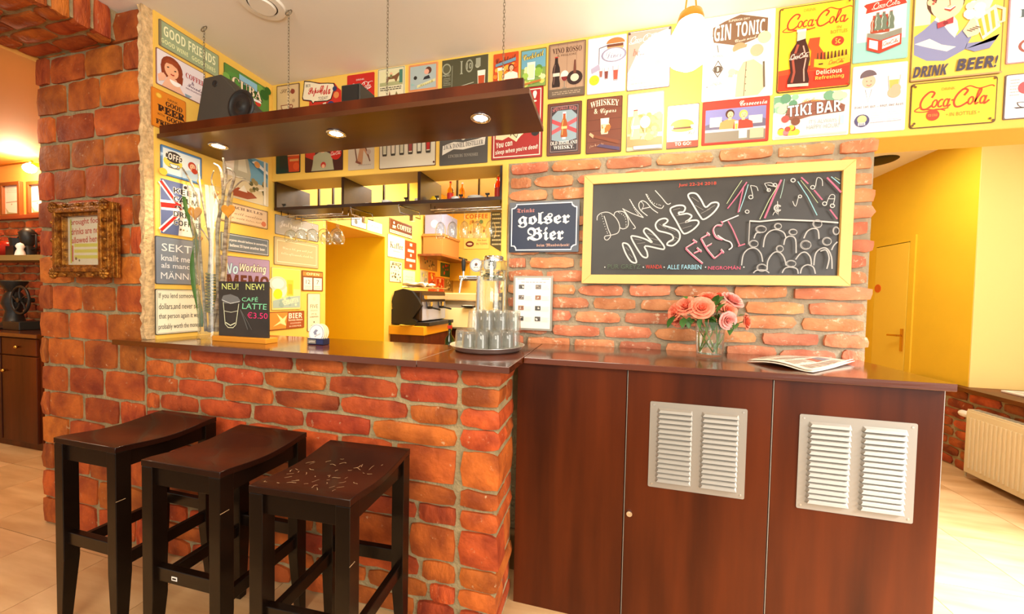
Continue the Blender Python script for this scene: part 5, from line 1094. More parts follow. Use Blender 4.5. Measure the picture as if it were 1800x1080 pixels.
for P in ([(365, 735), (385, 725), (420, 745), (460, 820), (485, 885), (465, 895), (430, 875), (390, 810)],
          [(440, 680), (470, 665), (560, 690), (620, 720), (555, 640), (550, 610), (575, 598), (630, 640), (715, 740), (722, 775), (690, 775), (560, 750), (575, 800), (580, 840), (560, 850), (520, 820)],
          [(650, 560), (680, 525), (730, 512), (755, 530), (735, 555), (715, 570), (760, 585), (830, 610), (858, 650), (850, 700), (800, 745), (750, 740), (760, 715), (800, 690), (790, 655), (740, 635), (680, 620), (655, 595)],
          [(775, 440), (820, 405), (880, 400), (905, 420), (890, 455), (850, 460), (860, 480), (920, 470), (960, 490), (940, 520), (905, 545), (960, 530), (1010, 530), (1018, 560), (970, 610), (910, 642), (880, 630), (830, 540)],
          [(930, 320), (950, 295), (1000, 300), (1040, 350), (1080, 415), (1130, 380), (1180, 375), (1190, 405), (1140, 470), (1065, 520), (1030, 490), (970, 390)]):
    st(K1, smooth(P, 4, True), 'efece6', .010)
for x0, y0, x1, y1 in ((470, 690, 530, 700), (490, 730, 560, 720), (580, 640, 640, 660), (600, 680, 670, 700), (620, 730, 700, 745), (680, 560, 740, 600), (760, 600, 820, 625), (790, 660, 850, 690), (800, 440, 860, 425), (830, 490, 900, 480), (850, 560, 930, 540), (880, 600, 960, 575), (960, 330, 1020, 370), (990, 400, 1060, 440), (1040, 470, 1120, 430), (1090, 440, 1160, 400), (770, 720, 820, 700), (390, 760, 420, 790), (420, 820, 450, 850)): st(K1, [(x0, y0), (x1, y1)], '9a978f', .0025)
q = random.Random(1)
for P in ([(185, 480), (205, 560), (235, 640)], [(330, 460), (385, 500), (395, 580)], [(440, 370), (470, 440), (500, 480)], [(525, 370), (545, 400), (530, 440)], [(575, 310), (620, 375), (690, 402)]):
    for x, y in smooth(P, 4):
        c_ = bpt(x, y, K1); ch.C(c_[0], c_[1], .0022, 'e9e6df', n=6)
for P in ([(905, 775), (960, 830), (1050, 905)], [(905, 770), (985, 720)], [(965, 700), (1000, 725)], [(975, 815), (1035, 790)], [(1000, 770), (1040, 805)], [(1035, 690), (1085, 780), (1150, 860)], [(1035, 690), (1105, 650)], [(1085, 640), (1110, 665)], [(1080, 760), (1125, 735)], [(1150, 860), (1225, 800)], [(1205, 785), (1230, 815)]):
    st(K1, smooth(P, 3), 'e0788c', .0085); st(K1, [(x+5, y-8) for x, y in smooth(P, 3)], 'ecdcd8', .003)
for P in ([(1215, 600-20), (1165, 580), (1140, 620), (1165, 680), (1220, 700)],): st(K1, smooth(P), 'e0788c', .0085); st(K1, [(x+6, y-8) for x, y in smooth(P)], 'ecdcd8', .003)
for P in ([(0, 660), (60, 700), (110, 720), (125, 760), (95, 785)], [(40, 800), (0, 840)], [(35, 550), (180, 490)], [(30, 540), (45, 565)], [(90, 540), (130, 610), (190, 750)], [(175, 755), (235, 735)]): st(K2, smooth(P, 3), 'ecdcd8' if P[0][0] in (35, 0) else 'e0788c', .007)
for c_, wd, P in (('b8c49a', .0035, [(208, 190), (140, 290), (78, 390)]), ('e0708a', .0065, [(250, 205), (180, 310), (85, 432)]), ('e0708a', .006, [(222, 250), (195, 370), (175, 465)]), ('9ac4cc', .0045, [(262, 225), (225, 350), (185, 460)]), ('b8c49a', .004, [(545, 185), (440, 360), (360, 525)]), ('e0708a', .0095, [(545, 185), (480, 330), (402, 515)]), ('a8c4b8', .003, [(572, 180), (555, 270), (535, 345)]), ('8fc0c8', .005, [(685, 200), (770, 330), (850, 490)]), ('a8b48a', .0035, [(710, 190), (790, 290), (857, 385)]), ('e0708a', .007, [(715, 165), (775, 220)]), ('e0708a', .007, [(825, 275), (895, 358)]), ('e0708a', .007, [(960, 440), (1022, 522)]), ('e0708a', .009, [(935, 168), (1010, 245), (1055, 295)]), ('8fc0c8', .005, [(970, 160), (1045, 220)]), ('a8b48a', .003, [(1000, 165), (1045, 190)])): st(K2, P, c_, wd)
for P in ([(280, 235), (300, 320)], [(280, 235), (330, 245), (345, 282)], [(400, 220), (435, 280)], [(400, 218), (455, 212), (490, 240)], [(425, 230), (500, 250)], [(640, 370), (665, 415), (690, 330)], [(835, 245), (850, 170), (890, 185), (895, 240)], [(925, 400), (960, 320), (1000, 325), (985, 405)], [(945, 350), (995, 350)], [(510, 370), (515, 480)], [(470, 490), (490, 460), (520, 490), (500, 470)]): st(K2, smooth(P, 3), wd=.0035)
for cx, cy, r_ in ((282, 335, 18), (435, 275, 14), (488, 232, 16), (702, 330, 14), (810, 252, 18), (912, 392, 18), (978, 410, 18), (250, 460, 16), (642, 192, 18)): ell(K2, cx, cy, r_, r_*.85, 'c8c5c0', .005)
for r_ in (12, 24, 32): ell(K2, 510, 430, r_, r_*.9, 'dcd9d4', .003, 30, 330)
st(K2, [(270, 540), (360, 545), (520, 528), (830, 540), (1028, 555)], 'c8c6c2', .009); st(K2, [(272, 540), (262, 740)], 'a8a6a2', .006)
for cx, cy, rx, ry in ((368, 610, 45, 30), (512, 585, 30, 25), (640, 635, 35, 25), (848, 565, 38, 34), (305, 735, 38, 30), (527, 778, 30, 28), (748, 745, 45, 38), (928, 715, 38, 34), (373, 940, 42, 32), (622, 905, 42, 28), (1005, 625, 26, 34)): ell(K2, cx, cy, rx, ry, 'dddad6', .0045, 10, 375); ell(K2, cx+2, cy, rx*.82, ry*.8, 'a8a5a0', .0025, 40, 300)
for P in ([(385, 765), (400, 680), (440, 630), (500, 615), (560, 640), (580, 690)], [(560, 745), (575, 690), (620, 670), (660, 700), (665, 815)], [(730, 690), (760, 630), (810, 605), (850, 620), (860, 695)], [(200, 920), (215, 830), (260, 780), (320, 775), (365, 820), (380, 890)], [(418, 960), (425, 880), (470, 815), (520, 808), (560, 850), (580, 920)], [(660, 870), (700, 820), (745, 808), (785, 850), (795, 915)], [(815, 920), (830, 820), (880, 775), (930, 780), (965, 850), (970, 950)], [(870, 800), (920, 790), (945, 860), (925, 950)], [(300, 985), (330, 962), (400, 962), (435, 985)], [(545, 985), (570, 945), (620, 935), (670, 950), (682, 992)], [(700, 990), (715, 940), (760, 915), (810, 935), (828, 992)], [(305, 690), (325, 645), (360, 642)], [(965, 790), (985, 750), (1015, 720)]): st(K2, smooth(P, 4), 'e4e2de', .007)
def chtext(t, ox, cx, cy, wpx, hpx, col, stl='n', rot=0):
    c_ = bpt(cx, cy, ox); l_ = bpt(cx-wpx/2, cy, ox); r_ = bpt(cx+wpx/2, cy, ox); t_ = bpt(cx, cy-hpx/2, ox); b_ = bpt(cx, cy+hpx/2, ox)
    ch.T(t, c_[0], c_[1], r_[0]-l_[0], t_[1]-b_[1], col, stl, rot=rot)
chtext('Juni 22-24 2018', K1, 1000, 230, 320, 34, 'd8503c'); chtext('PUR GREYZ', K1, 375, 930, 280, 38, '5c6a58'); chtext('WANDA', K1, 630, 932, 140, 34, 'd04a40'); chtext('ALLE FARBEN', K1, 888, 934, 290, 38, 'a0d4e4'); chtext('NEGROMÁN', K2, 51, 938, 276, 36, 'e0607c')
for ox, x in ((K1, 212), (K1, 540), (K1, 718), (K1, 1070), (K2, 218)):
    c_ = bpt(x, 935, ox); ch.C(c_[0], c_[1], .003, 'f0ece4', n=8)
obj('chalk_drawing', ch.mb, M_CHALK, bb, attr=True, fix=False)

# ------------------------------------------------------------------ things on the bar worktop
TZ = 1.1163
# tray with upturned tumblers
tx, ty = -0.552, 1.695
tr = obj('serving_tray', MB().lathe([(0, TZ+.001), (.155, TZ+.001), (.167, TZ+.010), (.176, TZ+.024), (.182, TZ+.026), (.182, TZ+.028), (.175, TZ+.027), (.163, TZ+.012), (.153, TZ+.005), (0, TZ+.005)], (tx, ty, 0), 56), M_STEEL, smooth=50)
tag(tr, 'round stainless steel tray full of upturned tumblers on the bar end', 'tray')
gh, gr = .094, .0325
tum = MB().lathe([(gr*.8, gh), (gr*.86, gh-.004), (gr*1.0, .004), (gr, 0), (gr-.0018, 0), (gr*.80, gh-.011), (0, gh-.011), (0, gh), (gr*.8, gh)][:-1] + [(gr*.8, gh)], (0, 0, 0), 20, flute=10, fl=.035).mesh('tumbler', M_TUMB, smooth=50)
spots = []
for ring, n, off in ((.130, 12, .1), (.0665, 6, .3), (0, 1, 0)):
    for k in range(n):
        a = 2*PI*k/n+off; spots.append((tx+ring*math.cos(a), ty+ring*math.sin(a)))
for x, y in spots: tag(put('tumbler', tum, loc=(x, y, TZ+.0055)), 'clear tumbler upturned in the bottom layer on the round tray', 'glass', 'tumblers in the bottom layer on the tray')
for x, y in spots:
    if y > ty-.02 and x > tx-.09 or (y > ty+.06):
        tag(put('tumbler', tum, loc=(x, y, TZ+.0055+gh+.0006)), 'clear tumbler upturned in the upper layer at the back of the tray', 'glass', 'tumblers in the upper layer on the tray')
# water dispenser jar behind the tray
jx, jy, jr = -0.612, 1.962, .077
jar = thing('drinks_dispenser', 'tall clear glass water dispenser with a chrome lid and mint behind the tray', 'dispenser')
obj('glass_jar', MB().lathe([(0, 1.19), (jr, 1.192), (jr, 1.54), (jr*.9, 1.56), (jr*.9, 1.572), (jr*.9-.003, 1.572), (jr*.9-.003, 1.56), (jr-.004, 1.54), (jr-.004, 1.20), (0, 1.20)], (jx, jy, 0), 36), M_GLASS, jar, smooth=50)
obj('water', MB().lathe([(0, 1.203), (jr-.006, 1.203), (jr-.006, 1.525), (0, 1.525)], (jx, jy, 0), 32), M_WATER, jar, smooth=50)
obj('lid', MB().lathe([(0, 1.605), (.052, 1.603), (.056, 1.598), (.056, 1.58), (jr*.98, 1.577), (jr*.98, 1.573), (0, 1.573)], (jx, jy, 0), 36), M_CHROME, jar, smooth=40)
obj('stand', MB().lathe([(.055, TZ), (.078, TZ), (.080, TZ+.006), (.074, 1.185), (jr+.002, 1.187), (jr+.002, 1.196), (.06, 1.19), (.06, TZ+.004)], (jx, jy, 0), 32), M_CHROME, jar, smooth=50)
obj('tap', MB().tube([(jx-.03, jy-.07, 1.215), (jx-.035, jy-.11, 1.215), (jx-.035, jy-.115, 1.19)], .008, 8), M_CHROME, jar, smooth=True)
r = random.Random(12)
def leaf(mb, base, dirv, L_, wd, curl=.3, n=5):
    d = Vector(dirv).normalized(); s_ = d.cross(Vector((0, 0, 1))); s_ = s_.normalized() if s_.length > .1 else Vector((1, 0, 0)); up = s_.cross(d)
    rows = []
    for i in range(n+1):
        t = i/n; w_ = wd*math.sin(PI*(.06+.94*t))**.8*(1 if t < 1 else 0)
        c_ = Vector(base)+d*L_*t-up*(-1)*(L_*curl*t*t)*-1
        rows.append([c_-s_*w_-up*w_*-.25, c_, c_+s_*w_-up*w_*-.25])
    mb.grid(rows)
mb = MB()
for k in range(26):
    a = r.uniform(0, 6.3); leaf(mb, (jx+r.uniform(-.04, .04), jy+r.uniform(-.04, .04), r.uniform(1.485, 1.515)), (math.cos(a), math.sin(a), r.uniform(-.2, .4)), .028, .011)
obj('mint_leaves', mb, M_LEAF, jar, smooth=True, fix=False)
# beer tap behind the dispenser
tap = thing('beer_tap', 'chrome two-way beer tap with round badges behind the glass dispenser', 'beer tap')
bx, by = -0.772, 2.105
obj('column', MB().cone((bx+.03, by, TZ), (bx+.03, by, 1.50), .024, .022, 20).cone((bx+.03, by, TZ), (bx+.03, by, TZ+.012), .045, .04, 20), M_CHROME, tap, smooth=40)
obj('cross_bar', MB().cone((bx-.10, by, 1.485), (bx+.14, by, 1.485), .015, .015, 16), M_CHROME, tap, smooth=40)
for dx in (-.065, .115):
    obj('spout', MB().tube([(bx+dx, by-.01, 1.49), (bx+dx, by-.05, 1.485), (bx+dx-.004, by-.06, 1.46), (bx+dx-.012, by-.062, 1.395)], .0075, 8).cone((bx+dx, by-.03, 1.48), (bx+dx, by-.03, 1.53), .008, .007, 10), M_CHROME, tap, smooth=50)
    obj('tap_handle', MB().lathe([(0, 1.525), (.009, 1.527), (.013, 1.56), (.014, 1.585), (.009, 1.60), (0, 1.602)], (bx+dx, by-.03, 0), 14), M_BLACK, tap, smooth=50)
for dx in (.012, .098):
    Mx = Matrix.Rotation(PI/2, 4, 'X')
    b_ = obj('badge', MB().lathe([(0, 0), (.036, 0), (.041, .004), (.041, .012), (0, .012)], (bx+dx, by-.008, 1.565), 28, M=Mx), M_CHROME, tap, smooth=40)
    a = Art(.07, .07, 0); a.C(.5, .5, .47, 'f0eee8').C(.5, .5, .40, 'd8d0c0').C(.5, .5, .36, 'f6f4ee').C(.5, .56, .13, '8a6a5a').C(.46, .5, .08, '4a4450').T('BIER', .5, .3, .4, .1, '5a4a44', 'sb')
    obj('badge_print', a.mb, M_PRINT, b_, attr=True, fix=False, loc=(bx+dx-.035, by-.0205, 1.53))
# tall vase with birch twigs
vx, vy = -2.095, 1.53
vs = thing('tall_vase', 'tall flared clear glass vase with birch twigs and wooden hearts by the left wall', 'vase')
VT = 1.93
obj('glass', MB().lathe([(0, TZ), (.062, TZ), (.064, TZ+.004), (.058, TZ+.03), (.060, 1.3), (.074, 1.6), (.098, VT), (.0955, VT), (.0715, 1.6), (.0575, 1.3), (.055, TZ+.03), (0, TZ+.028)], (vx, vy, 0), 36), M_GLASS, vs, smooth=50)
def vp(px, py, dy=0): p = onY(px, py, vy+dy); return (p.x, vy+dy, p.z)
twigs = [[(362, 583), (358, 520), (352, 440), (345, 340), (300, 268)], [(372, 583), (368, 500), (370, 430), (362, 380), (352, 330), (348, 290)], [(380, 583), (385, 480), (382, 400), (392, 350), (388, 300), (376, 288)], [(368, 583), (390, 500), (396, 420), (402, 350), (412, 308), (400, 296)], [(385, 560), (382, 450), (386, 380), (398, 310), (392, 278)], [(352, 400), (368, 425), (372, 455)], [(404, 340), (425, 318), (440, 322)], [(392, 330), (410, 312), (432, 315)], [(344, 345), (330, 310)], [(386, 360), (372, 320), (376, 300)]]
wds = [.008, .010, .011, .012, .009, .004, .004, .004, .004, .005]
for k, (t_, wd) in enumerate(zip(twigs, wds)):
    dy = .012*((k % 3)-1); obj('birch_twig', MB().tube([vp(x, y, dy) for x, y in smooth(t_, 4)], [wd*(1-.6*i/(4*(len(t_)-1))) for i in range(4*(len(t_)-1)+1)], 8), M_BARK, vs, smooth=True)
a_, b_ = vp(373, 480), vp(376, 550)
mb = MB(); nT = 13
for k in range(nT):
    z = b_[2]+(a_[2]-b_[2])*(k+.5)/nT; rr_ = .031-.0004*k
    mb.tube([(a_[0]+.004+rr_*math.cos(t), vy+rr_*math.sin(t), z+.003*math.sin(t*2+k)) for t in [2*PI*i/18 for i in range(19)]], .0056, 6, caps=False)
obj('twine_binding', mb, M_TWINE, vs, smooth=True)
L1 = smooth([(352, 575), (347, 540), (338, 500), (336, 460), (342, 430), (336, 400), (326, 370), (322, 345)], 3); wl_ = [.006, .016, .022, .026, .028, .03, .034, .034, .033, .031, .03, .029, .026, .024, .022, .019, .016, .012, .009, .006, .004, .002]
rows = []
for i, (x, y) in enumerate(L1):
    p = Vector(vp(x, y, -.02)); w_ = wl_[min(i, len(wl_)-1)]; rows.append([p+Vector((-w_*.7, .012, 0)), p+Vector((0, -.006, 0)), p+Vector((w_*.7, .012, 0))])
lf = obj('long_leaf', MB().grid(rows), M_LEAF, vs, smooth=True, fix=False); s_ = lf.modifiers.new('s', 'SOLIDIFY'); s_.thickness = .0015
def heart_poly(s): return [(s*.5*(16*math.sin(t)**3)/16, s*.5*(13*math.cos(t)-5*math.cos(2*t)-2*math.cos(3*t)-math.cos(4*t))/16) for t in [2*PI*i/28 for i in range(28)]]
for px, py, sz, dy in ((343, 374, .078, -.075), (401, 370, .074, -.075), (378, 342, .042, .03), (352, 420, .03, -.01)):
    p = vp(px, py, dy); h = obj('wooden_heart', MB().prism([(x, z) for x, z in heart_poly(sz)], -.003, .003), M_HEART, vs, loc=p, rot=(0, 0, .15), bev=.001)
    obj('heart_cord', MB().tube([(0, 0, sz*.2), (0, .004, sz*.2+.05)], .0008, 4), M_TWINE, h)
# chalk menu board on an orange base
p0, p1 = onY(386, 587, 1.485), onY(473, 587, 1.485); ctop = onY(386, 495, 1.485).z
cb = thing('table_chalkboard', 'small chalk menu board on an orange wooden base announcing cafe latte', 'menu board', (p0.x, 1.485, TZ))
cW = p1.x-p0.x; cH = ctop-(TZ+.024)
obj('base', MB().box(-.012, cW+.012, -.03, .04, 0, .026), M_ORNG, cb, bev=.002)
bd = obj('board', MB().box(0, cW, -.004, .004, 0, cH), M_SLATE, cb, loc=(0, 0, .0245))
a = Art(cW, cH, -.0045)
a.T('NEU!', .24, .91, .34, .11, 'e6f08a').T('NEW!', .74, .91, .36, .11, 'e6f08a').T('CAFÉ', .64, .69, .32, .09, '8fe6b0', 'n', sh=.1).T('LATTE', .73, .56, .48, .1, '8fe6b0', 'n', sh=.1).T('€3.50', .79, .40, .4, .11, 'e8407a', 'sb')
a.P([(.06, .66), (.1, .74), (.25, .77), (.4, .72), (.46, .65), (.3, .6), (.12, .6)], '7a7a78').S([(.1, .62), (.14, .22), (.2, .16), (.3, .16), (.36, .22), (.42, .6)], .014, 'e6e8c0').S([(.08, .66), (.25, .6), (.44, .64)], .012, 'd8d8d0').S([(.12, .46), (.26, .44), (.4, .47)], .012, 'c8c8b0').S([(.15, .25), (.25, .2), (.35, .25)], .018, 'eef0c8').S([(.45, .5), (.54, .3), (.60, .14)], .02, '6a6a66').S([(.45, .5), (.6, .28), (.68, .14)], .012, '6a6a66')
obj('chalk_writing', a.mb, M_CHALK, bd, attr=True, fix=False)
# beer mats in a holder
mt = thing('coaster_holder', 'holder with round beer mats near the middle of the bar worktop', 'coaster holder', (-1.405, 1.545, TZ))
obj('tray', MB().box(-.048, .048, -.022, .022, .0, .032), mat('navy_plastic', '1c2444', .3), mt, bev=.003)
a = Art(.09, .026, 0); a.R(0, .1, .55, .9, '8a8478').T('golser', .28, .5, .4, .5, 'f2efe6', 'fr').R(.6, .1, 1, .9, '2a3460')
obj('front_print', a.mb, M_PRINT, mt, attr=True, fix=False, loc=(-.045, -.0225, .003))
for k, (dx, dy, m_) in enumerate(((.008, .008, 0), (.002, .0, 0), (-.004, -.008, 1))):
    Mx = Matrix.Translation((dx, dy, .058)) @ Matrix.Rotation(PI/2-.12, 4, 'X')
    c_ = obj('coaster', MB().lathe([(0, 0), (.047, 0), (.047, .0014), (0, .0014)], (0, 0, 0), 30, M=Mx), M_WHITE if m_ else mat('cream_card_%d' % k, 'efe2b8', .7), mt)
    if m_:
        a = Art(.09, .09, 0); a.C(.5, .5, .47, '6a6878').C(.5, .5, .45, 'f4f2f0').P([(.3, .55), (.45, .72), (.62, .66), (.5, .55), (.55, .42), (.4, .4)], '8a8ca0').T('golser', .6, .4, .4, .14, '8a8894', 'fr', rot=25)
        obj('coaster_print', a.mb, M_PRINT, c_, attr=True, fix=False, loc=(dx-.045, dy-.0088, .013), rot=(-.12, 0, 0))
# newspaper on the cupboard
def newspaper(pts, z, label, name='newspaper'):
    P = [onZ(x, y, z) for x, y in pts]; n = 10; G = []
    for j in range(n+1):
        row = []
        for i in range(n+1):
            u, v = i/n, j/n
            p = P[0]*(1-u)*(1-v)+P[1]*u*(1-v)+P[2]*u*v+P[3]*(1-u)*v
            row.append((p.x, p.y, z+.010+.012*math.sin(PI*u)**2*(.5+.5*v)+.006*math.sin(4*u+3*v)+(.006 if u > .9 else 0)))
        G.append(row)
    def lay(dz, nm, par=None, k=1.0):
        g2 = [[Vector((x, y, zz+dz)) for x, y, zz in row] for row in G]; c_ = sum((v for row in g2 for v in row), Vector())/((n+1)**2)
        g2 = [[Vector((c_.x+(v.x-c_.x)*k, c_.y+(v.y-c_.y)*k, max(v.z, z+.0015))) for v in row] for row in g2]
        o_ = obj(nm, MB().grid(g2), M_PAPER, par, smooth=True, fix=False); s2 = o_.modifiers.new('s', 'SOLIDIFY'); s2.thickness = .002; s2.offset = 1; return o_, g2
    o_, g2 = lay(0, name); tag(o_, label, 'newspaper')
    lay(-.008, 'inner_pages', o_, 1.03)
    mb = MB(); q = random.Random(4)
    def at2(u, v): i = min(int(u*n), n-1); j = min(int(v*n), n-1); fu, fv = u*n-i, v*n-j; return g2[j][i].lerp(g2[j][i+1], fu).lerp(g2[j+1][i].lerp(g2[j+1][i+1], fu), fv)+Vector((0, 0, .0035))
    mb.col = hx('9a8a80')
    for c0 in (.06, .29, .52, .75):
        for k in range(13):
            v = .1+.062*k
            if c0 == .52 and k > 6: continue
            e = q.uniform(.12, .19); mb.add([at2(c0, v), at2(c0+e, v), at2(c0+e, v+.022), at2(c0, v+.022)], [(0, 1, 2, 3)])
    mb.col = hx('b8705c'); mb.add([at2(.52, .56), at2(.72, .56), at2(.72, .7), at2(.52, .7)], [(0, 1, 2, 3)]); mb.col = hx('8a8a94'); mb.add([at2(.52, .72), at2(.72, .72), at2(.72, .9), at2(.52, .9)], [(0, 1, 2, 3)])
    obj('newsprint_text', mb, M_PRINT, o_, attr=True, fix=False)
newspaper([(1316, 637), (1428, 656), (1500, 640), (1388, 629)], TZ, 'folded newspaper on the dark cupboard top beside the roses')
def sillpaper():
    P = MB().box(3.06, 3.36, 3.36, 3.74, .7005, .716)
    o_ = obj('folded_newspaper', P, M_PAPER, bev=.004); tag(o_, 'white folded paper on the ledge at the right edge', 'newspaper')
    obj('print_lines', MB().box(3.08, 3.30, 3.42, 3.70, .7161, .7166), mat('print_grey', 'c8beb0', .8), o_)
sillpaper()
# vase of roses
rx, ry = 0.478, 1.865
rv = thing('flower_vase', 'clear glass tumbler vase with water holding coral roses on the cupboard', 'vase')
obj('glass', MB().lathe([(0, TZ), (.052, TZ), (.055, TZ+.004), (.064, TZ+.165), (.0615, TZ+.165), (.0525, TZ+.016), (0, TZ+.014)], (rx, ry, 0), 36), M_GLASS, rv, smooth=50)
obj('water', MB().lathe([(0, TZ+.0165), (.0515, TZ+.0165), (.0585, TZ+.115), (0, TZ+.115)], (rx, ry, 0), 32), M_WATER, rv, smooth=50)
def rose_mesh(seed, m):
    q = random.Random(seed); mb = MB()
    for ring, (n, R0, h0, lean) in enumerate(((3, .006, .026, .1), (4, .012, .028, .3), (5, .019, .027, .55), (6, .027, .024, .85), (7, .034, .018, 1.15))):
        for k in range(n):
            a = 2*PI*k/n+ring*.7+q.uniform(-.2, .2); hw = 1.25*PI/n+.12; rows = []
            for i in range(5):
                t = i/4; row = []
                for j in range(5):
                    s = (j/4-.5)*2; ang = a+s*hw
                    rr = R0*(.25+.75*t**.7)+.008*lean*t*t*(1+.4*q.random())
                    z = -.012+(h0+.012)*t*(1-.22*s*s)-.010*lean*t**3
                    if i == 4: rr += .003*lean
                    row.append((rr*math.cos(ang), rr*math.sin(ang), z))
                rows.append(row)
            mb.grid(rows)
    mb.sphere((0, 0, .004), .008, 8, 6); return mb.mesh('rose', m, smooth=True, fix=False)
RM = [rose_mesh(1, M_ROSE), rose_mesh(2, M_ROSE), rose_mesh(3, M_ROSEP)]
bud = MB().lathe([(0, -.016), (.012, -.012), (.015, 0), (.010, .016), (0, .024)], (0, 0, 0), 10).mesh('rose_bud', M_ROSE, smooth=True)
O2 = (1150, 490); kz = 6.747
def bq(x, y, dy=0): p = onY(O2[0]+x/kz, O2[1]+y/kz, ry+dy); return Vector((p.x, ry+dy, p.z))
RS = [((560, 350), -.06, 0, 1.12, (-.15, -.9, .35), 'coral rose facing the viewer in the middle of the bouquet'), ((380, 330), -.03, 1, 1.12, (-.5, -.6, .6), 'coral rose just left of the middle one'), ((250, 400), -.01, 0, .95, (-.8, -.4, .2), 'coral rose at the far left of the bouquet'), ((645, 235), .01, 1, 1.05, (0, -.4, .9), 'peach rose at the top of the bouquet'), ((790, 220), .04, 0, .85, (.2, -.1, .95), 'coral rose behind the top leaves'), ((925, 260), .02, 2, 1.1, (.4, -.5, .7), 'pink rose at the upper right of the bouquet'), ((880, 375), -.02, 1, .85, (.3, -.8, .3), 'coral rose under the pink one'), ((870, 495), -.05, 2, .88, (.3, -.9, -.1), 'pink rose hanging over the rim of the vase'), ((1085, 510), 0, 0, .82, (.8, -.5, .1), 'small coral rose at the far right of the bouquet'), ((270, 500), 0, 1, .7, (-.6, -.6, -.3), 'drooping coral rose at the lower left')]
for k, ((x, y), dy, mi, s, dv, lab) in enumerate(RS):
    p = bq(x, y, dy); q_ = Vector(dv).to_track_quat('Z', 'Y').to_euler()
    ro = tag(put('rose', RM[mi], loc=p, rot=q_, scale=(s, s, s)), lab, 'flower', 'roses in the glass vase')
    inv = (Matrix.LocRotScale(p, q_, Vector((s, s, s)))).inverted()
    neck = Vector((rx+(p.x-rx)*.35, ry+(p.y-ry)*.4, TZ+.16)); a2 = 2.1*k; foot = Vector((rx-.036*math.cos(a2), ry-.036*math.sin(a2), TZ+.022))
    pts = [p-Vector(dv).normalized()*.012*s, p.lerp(neck, .5)-Vector((0, 0, .012)), neck, neck.lerp(foot, .5)+Vector((.003, 0, 0)), foot]
    obj('stem', MB().tube([inv @ v for v in pts], .0022/s, 6), M_STEM, ro, smooth=True)
    mb = MB(); qq = random.Random(k)
    for _ in range(3):
        a3 = qq.uniform(0, 6.3); b0 = pts[0].lerp(neck, qq.uniform(.1, .9)); m2 = MB(); leaf(m2, b0, (math.cos(a3), math.sin(a3)*.7-.3, qq.uniform(-.3, .5)), qq.uniform(.04, .06), qq.uniform(.012, .018)); m2.v = [tuple(inv @ Vector(v)) for v in m2.v]; mb.add(m2.v, m2.f)
    obj('leaves', mb, [M_LEAF, M_LEAFD][k % 2], ro, smooth=True, fix=False)
fo = MB(); qq = random.Random(77)
for (x, y), (x2, y2) in (((700, 330), (740, 180)), ((720, 330), (790, 190)), ((380, 240), (350, 200)), ((540, 230), (480, 200)), ((350, 470), (330, 550)), ((420, 460), (400, 560)), ((240, 450), (160, 520)), ((880, 420), (760, 340)), ((760, 420), (800, 560)), ((1000, 440), (1110, 420)), ((930, 520), (890, 620)), ((960, 530), (960, 560)), ((840, 300), (740, 350)), ((560, 460), (520, 560)), ((640, 450), (600, 560)), ((690, 450), (700, 560))):
    a4, b4 = bq(x, y, qq.uniform(-.07, 0)), bq(x2, y2, qq.uniform(-.08, -.01)); leaf(fo, a4, b4-a4, (b4-a4).length*1.2, .015)
fg = obj('rose_foliage', fo, M_LEAF, smooth=True, fix=False); tag(fg, 'green rose leaves among the blooms in the vase', 'foliage')

# ------------------------------------------------------------------ back bar seen through the opening
bc = thing('back_counter', 'brown back counter with a mustard top strip along the left wall', 'counter')
obj('body', MB().box(-2.288, -1.88, 3.56, 4.27, 0, .94), wood('brown_laminate', '5f2a14', '48200f', .45, (8, 8, .8), .1), bc)
obj('top', MB().box(-2.289, -1.87, 3.53, 4.28, .94, 1.035), M_MUST, bc, bev=.003)
fc = thing('far_counter', 'dark back counter under the printer against the far wall', 'counter')
obj('body', MB().box(-2.28, -.9, 4.35, 5.0, 0, .93), M_CAB, fc); obj('top', MB().box(-2.285, -.89, 4.3, 5.0, .93, .96), M_STOOL, fc)
ub = thing('under_bar_worktop', 'low steel work surface behind the bar worktop', 'worktop')
obj('top', MB().box(-1.30, -.60, 2.15, 2.6, .92, .95), M_STOOL, ub); obj('body', MB().box(-1.28, -.62, 2.2, 2.58, 0, .92), M_CAB, ub)
# coffee machine
cm = thing('coffee_machine', 'dark espresso machine with polished front on the back counter', 'coffee machine')
a0 = [onY(x, y, 3.62) for x, y in ((687, 569), (688, 545), (695, 543), (692, 530), (697, 512), (712, 508), (727, 512), (737, 525), (744, 538), (735, 550), (728, 560), (735, 564), (735, 569))]
obj('side_panel', MB().prism([(p.x, max(p.z, 1.036)) for p in a0], 3.58, 3.62), M_BLACK, cm)
obj('housing', MB().box(-2.24, -1.95, 3.62, 4.25, 1.08, 1.42), mat('brown_metal', '3c2a1a', .35, metal=.4), cm, bev=.02)
obj('drip_tray', MB().box(-2.26, -1.84, 3.60, 4.25, 1.036, 1.075), M_BLACK, cm, bev=.004)
obj('splash_plate', MB().box(-1.952, -1.945, 3.64, 4.23, 1.09, 1.30), mat('bluish_steel', 'b8c2e8', .25, metal=.6), cm)
for y in (3.75, 4.05):
    g = obj('group_head', MB().cone((-1.91, y, 1.30), (-1.91, y, 1.25), .035, .03, 16), M_CHROME, cm, smooth=40)
    obj('portafilter', MB().cone((-1.91, y, 1.25), (-1.91, y, 1.22), .033, .028, 16).tube([(-1.89, y, 1.235), (-1.78, y-.01, 1.215)], .010, 8), M_BLACK, g, smooth=40)
obj('cup_rail', MB().tube([(-2.20, 3.64, 1.46), (-1.93, 3.64, 1.46), (-1.93, 4.22, 1.46), (-2.20, 4.22, 1.46)], .006, 6).box(-2.0, -1.90, 3.66, 4.2, 1.33, 1.37), M_CHROME, cm)
